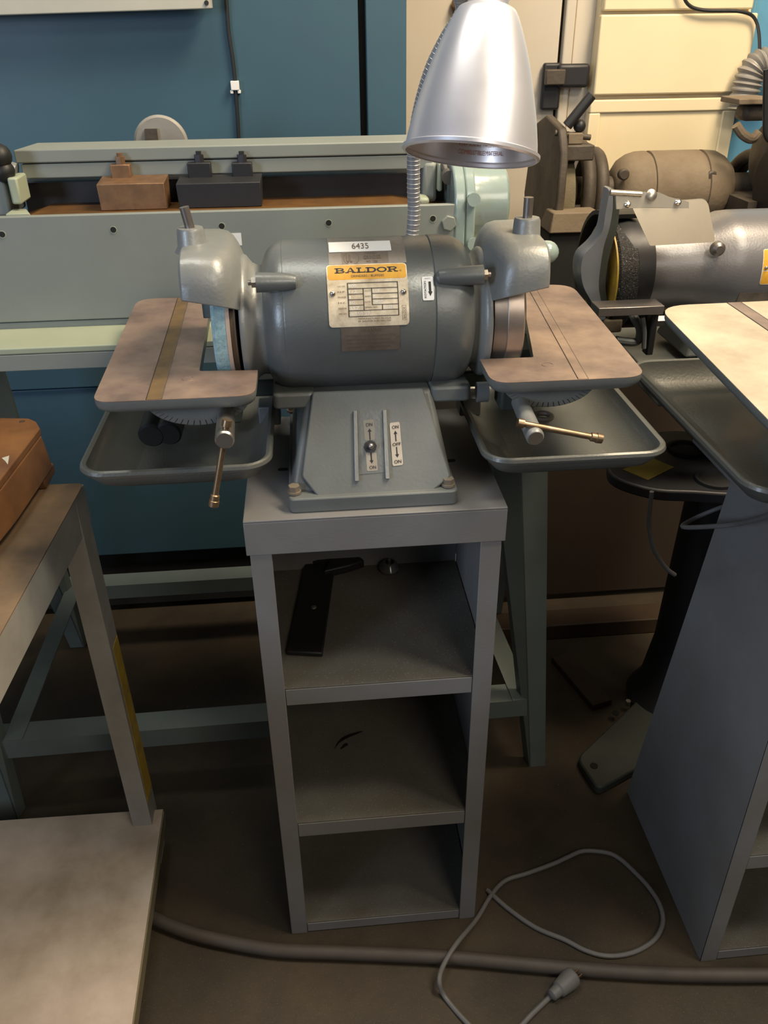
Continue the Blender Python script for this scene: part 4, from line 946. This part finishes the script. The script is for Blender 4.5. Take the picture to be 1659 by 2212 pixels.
# warning print inside the far wall of the shade
q = ax.cross(Vector((0, 1, 0))).normalized(); fw = q.cross(ax).normalized()
if fw.y < 0: fw = -fw
if q.x < 0: q = -q
def ins(u, v, h):   # u angle (rad) from far side to the right, v distance from rim
    tt = v/Ls; r_ = rs*(.99-.28*tt)-.0035-h
    return rimC+ax*v+(fw*math.cos(u)+q*math.sin(u))*r_
b = B(); put_text(b, 'KEEP AWAY FROM', -.02, .026, .60, .0225, ins); put_text(b, 'COMBUSTIBLE MATERIAL', -.02, .0185, .78, .0135, ins); b.obj('warning_print', mat('red_ink', (.45, .12, .05), .5), sh_)
gn = [Vector((.216, .300, H)), Vector((.217, .298, .95)), Y(891, 500, .295), Y(893, 400, .29), Y(894, 320, .285), Y(906, 240, .27), Y(932, 150, .25), Y(966, 80, .24), Y(1000, 20, .225), tp+Vector((-.035, .015, .035)), tp+ax*.035]
P_ = smooth(gn, 40)
GNM = mat('gooseneck_steel', (.36, .36, .38), .45, .4)
B().tube(P_, .0085, 14, 1).obj('gooseneck', GNM, t)
hr = B(); acc = 0
for i in range(14, len(P_)-6):
    acc += (P_[i+1]-P_[i]).length
    if acc < .0052: continue
    acc = 0; a = P_[i]; d = (P_[i+1]-P_[i]).normalized()
    hr.rev(a-d*.0006, a+d*.0006, [(0, .0086), (.5, .0091), (1, .0086)], 14, False)
o = hr.obj('gooseneck_coils', mat('coil_steel', (.50, .50, .52), .4, .5), t); o['kind'] = 'stuff'
B().rev((.216, .300, H), (.216, .300, H+.02), [(0, .022), (.4, .022), (1, .012)], 24).obj('lamp_base', GREYH, t)

# ------------------------------------------------------------------ left table
t = thing('work_table', 'grey steel framed table with worn brown top at the left edge', 'table', (-.5, 0, 0))
zt = .76
ty1 = .270; ex = Zp(203, 1032, zt).x; ex0 = Zp(0, 1413, zt).x
yA = Zp(0, 1413, zt).y
dx = (ex0-ex)/(yA-ty1)
xa = lambda y_: ex-.012+dx*(y_-ty1)
P_ = [(xa(-.9), -.9), (xa(ty1)+.0, ty1), (-1.2, ty1+.01), (-1.2, -.9)]
B().prism(roundpoly(P_, [0, .012, 0, 0], 4), zt-.003, zt).obj('table_top', TABLEW, t)
f_ = lambda d, z0, z1, th: None
B().hexa([(xa(-.9), -.9, zt-.065), (xa(ty1), ty1-.002, zt-.065), (xa(ty1)-.003, ty1-.002, zt-.065), (xa(-.9)-.003, -.9, zt-.065)], [(xa(-.9), -.9, zt-.001), (xa(ty1), ty1-.002, zt-.001), (xa(ty1)-.003, ty1-.002, zt-.001), (xa(-.9)-.003, -.9, zt-.001)]).obj('side_apron', TGREY, t, bevel=.001)
B().box((-1.2, ty1-.004, zt-.065), (xa(ty1)-.004, ty1-.001, zt-.004)).obj('back_apron', TGREY, t)
# corner angle leg, slightly splayed
lt = Vector((xa(ty1)-.002, ty1-.004, zt-.004)); lb = Zp(374, 1800, .02); lb.z = 0; lb.x = lt.x+.022; lb.y = .215
kk = lambda f: lt.lerp(lb, f)
fo = Vector((0, -.046, 0)); F_ = lambda q, x_, y_: q+fo+Vector((x_, y_, 0))
B_ = B().hexa([F_(lb, 0, 0), F_(lb, -.034, 0), F_(lb, -.034, .003), F_(lb, 0, .003)], [F_(lt, 0, 0), F_(lt, -.034, 0), F_(lt, -.034, .003), F_(lt, 0, .003)]); lg = B_.obj('leg', TGREY, t)
B().hexa([F_(lb, -.003, .0031), F_(lb, 0, .0031), F_(lb, 0, .048), F_(lb, -.003, .048)], [F_(lt, -.003, .0031), F_(lt, 0, .0031), F_(lt, 0, .048), F_(lt, -.003, .048)]).obj('leg_flange', TGREY, lg)
a, c = kk(.36), kk(.80)
B().hexa([F_(c, .0002, .004), F_(c, .001, .004), F_(c, .001, .046), F_(c, .0002, .046)], [F_(a, .0002, .012), F_(a, .001, .012), F_(a, .001, .046), F_(a, .0002, .046)]).obj('yellow_paint_strip', YEL, lg)
for (lx, ly) in ((-1.15, .22), (-1.15, -.85), (xa(-.85)-.03, -.85)): B().box((lx, ly, 0), (lx+.03, ly+.03, zt-.004)).obj('leg', TGREY, t)
zs = .10
q1 = Zp(352, 1748, zs); q2 = Zp(285, 2212, zs)
sl = (q2.x-q1.x)/(q2.y-q1.y); xq = lambda y_: q1.x+sl*(y_-q1.y)
P_ = [(xq(-.9), -.9), (q1.x, q1.y-.0), (-1.16, q1.y+.012), (-1.16, -.9)]
s_ = B().prism(P_, zs-.003, zs).obj('lower_shelf', LOWSH, t)
B().hexa([(xq(-.9), -.9, zs-.04), (q1.x, q1.y-.002, zs-.04), (q1.x-.003, q1.y-.002, zs-.04), (xq(-.9)-.003, -.9, zs-.04)], [(xq(-.9)+.002, -.9, zs-.0035), (q1.x+.002, q1.y-.002, zs-.0035), (q1.x-.003, q1.y-.002, zs-.0035), (xq(-.9)-.003, -.9, zs-.0035)]).obj('shelf_edge', mat('olive_edge', (.20, .17, .10), .6), s_)

# wooden box on the table
t = thing('wooden_box', 'orange-brown varnished wooden box with screwed lid on the left table', 'box', (-.42, .1, zt))
zb = .76
lt_ = [Y(0, 0, 0)]
ztop = .845
c0 = Zp(88, 930, ztop); e0 = Zp(0, 1042, ztop)
def bp(px, py, z): return Zp(px, py, z)
pt = [bp(-140, 1190, ztop), bp(0, 1036, ztop), bp(86, 924, ztop), bp(78, 910, ztop), bp(62, 903, ztop), bp(0, 902, ztop), bp(-200, 900, ztop)]
cenx = sum(p.x for p in pt)/7; ceny = sum(p.y for p in pt)/7
lidt = [p.copy() for p in pt]; lidb = [p-Vector((0, 0, .012)) for p in pt]
B().loft([lidb, lidt]).obj('lid', WOOD, t, bevel=.002)
body = [Vector((cenx+(p.x-cenx)*.985, ceny+(p.y-ceny)*.985, ztop-.013)) for p in pt]
base = [Vector((p.x+.006, p.y, zb+.018)) for p in body]
B().loft([base, body]).obj('box_body', WOOD, t, bevel=.002)
bb = [base[0], base[1], base[2], base[3]]
for i, j in ((0, 1), (2, 3)):
    m0 = bb[i]; m1 = bb[j]
a = base[2]; B().box((a.x-.05, a.y-.035, zb), (a.x-.004, a.y+.02, zb+.018)).obj('box_foot', WOOD, t, bevel=.003)
a = base[0].lerp(base[1], .5); B().box((a.x-.06, a.y-.03, zb), (a.x-.008, a.y+.03, zb+.018)).obj('box_foot', WOOD, t, bevel=.003)
p = bp(48, 911, ztop); B().cyl(p, p+Vector((0, 0, .001)), .004, n=14).obj('lid_screw', BRONZ, t)
q = [bp(4, 990, ztop), bp(20, 985, ztop), bp(17, 1004, ztop), bp(11, 996, ztop)]; B().loft([[v+Vector((0, 0, .0001)) for v in q], [v+Vector((0, 0, .0006)) for v in q]]).obj('paint_chip', CARD, t)

# ------------------------------------------------------------------ hose, cord and chips on the floor
hp = [(300, 1965), (350, 1992), (420, 2018), (500, 2036), (600, 2052), (720, 2057), (850, 2062), (1000, 2070), (1150, 2084), (1300, 2096), (1450, 2104), (1600, 2106), (1760, 2104)]
b = B().tube([Zp(a_, b_, .013) for a_, b_ in hp], .0115, 14, 6); tag(b.obj('floor_hose', HOSE), 'thick brown-grey hose lying across the floor in front of the stands', 'hose')
t = thing('plug_lead', 'thin grey power cord looped on the floor with three-prong plug', 'cord', Zp(1250, 1950, 0))
cp = [(1052, 1922), (1097, 1962), (1156, 2003), (1220, 2030), (1262, 2052), (1303, 2064), (1345, 2063), (1385, 2050), (1418, 2025), (1432, 1990), (1424, 1952), (1400, 1915), (1371, 1884), (1340, 1856), (1312, 1842), (1261, 1838), (1225, 1852), (1197, 1865), (1140, 1886), (1092, 1902), (1060, 1935), (1030, 1985), (987, 2037), (958, 2085), (949, 2120), (962, 2155), (1014, 2215), (1060, 2250), (1110, 2230), (1150, 2190), (1193, 2149)]
zz_ = lambda i: .028 if 22 <= i <= 24 else .0045
b = B().tube([Zp(a_, b_, zz_(i)) for i, (a_, b_) in enumerate(cp)], .0040, 10, 5); cd = b.obj('cord', CABLE, t)
a = Zp(1190, 2152, .014); c = Zp(1240, 2108, .014)
pg = B().rev(a, c, [(0, .005), (.05, .009), (.3, .010), (.35, .013), (.8, .016), (.95, .0155), (1, .013)], 14); pgo = pg.obj('plug_body', CABLE, t)
d = (c-a).normalized(); n_ = Vector((-d.y, d.x, 0))
for k, o3 in ((-1, 0), (1, 0), (0, .006)):
    s0 = c+n_*k*.0065+Vector((0, 0, o3)); s1 = s0+d*.017
    B().hexa([s0-n_*.0008-Vector((0, 0, .003)), s0+n_*.0008-Vector((0, 0, .003)), s0+n_*.0008+Vector((0, 0, .003)), s0-n_*.0008+Vector((0, 0, .003))], [s1-n_*.0008-Vector((0, 0, .003)), s1+n_*.0008-Vector((0, 0, .003)), s1+n_*.0008+Vector((0, 0, .003)), s1-n_*.0008+Vector((0, 0, .003))]).obj('prong', BRONZ, pgo)
b = B()
for k in range(150):
    a_, c_ = random.uniform(-.3, 1.0), random.uniform(-.25, .75); s_ = random.uniform(.0006, .0018)
    b.add([(a_, c_, 0), (a_+s_, c_, 0), (a_, c_+s_, 0), (a_+s_*.3, c_+s_*.3, s_)], [(0, 1, 3), (1, 2, 3), (2, 0, 3), (0, 2, 1)])
o = b.obj('metal_chips', STEEL); tag(o, 'tiny metal chips scattered over the dark floor', 'chips'); o['kind'] = 'stuff'
# groups of alike things
for o in bpy.data.objects:
    if o.parent: continue
    n_ = o.name.split('.')[0]
    g = {'tool_table': 'tool tables of the grinders', 'coolant_tray': 'coolant trays under the tool tables', 'black_tube': 'black tubes in the left tray', 'grinder_stand': 'grey shelf stands', 'floor_timber': 'timber on the floor', 'wood_offcut': 'timber on the floor'}.get(n_)
    if g: o['group'] = g
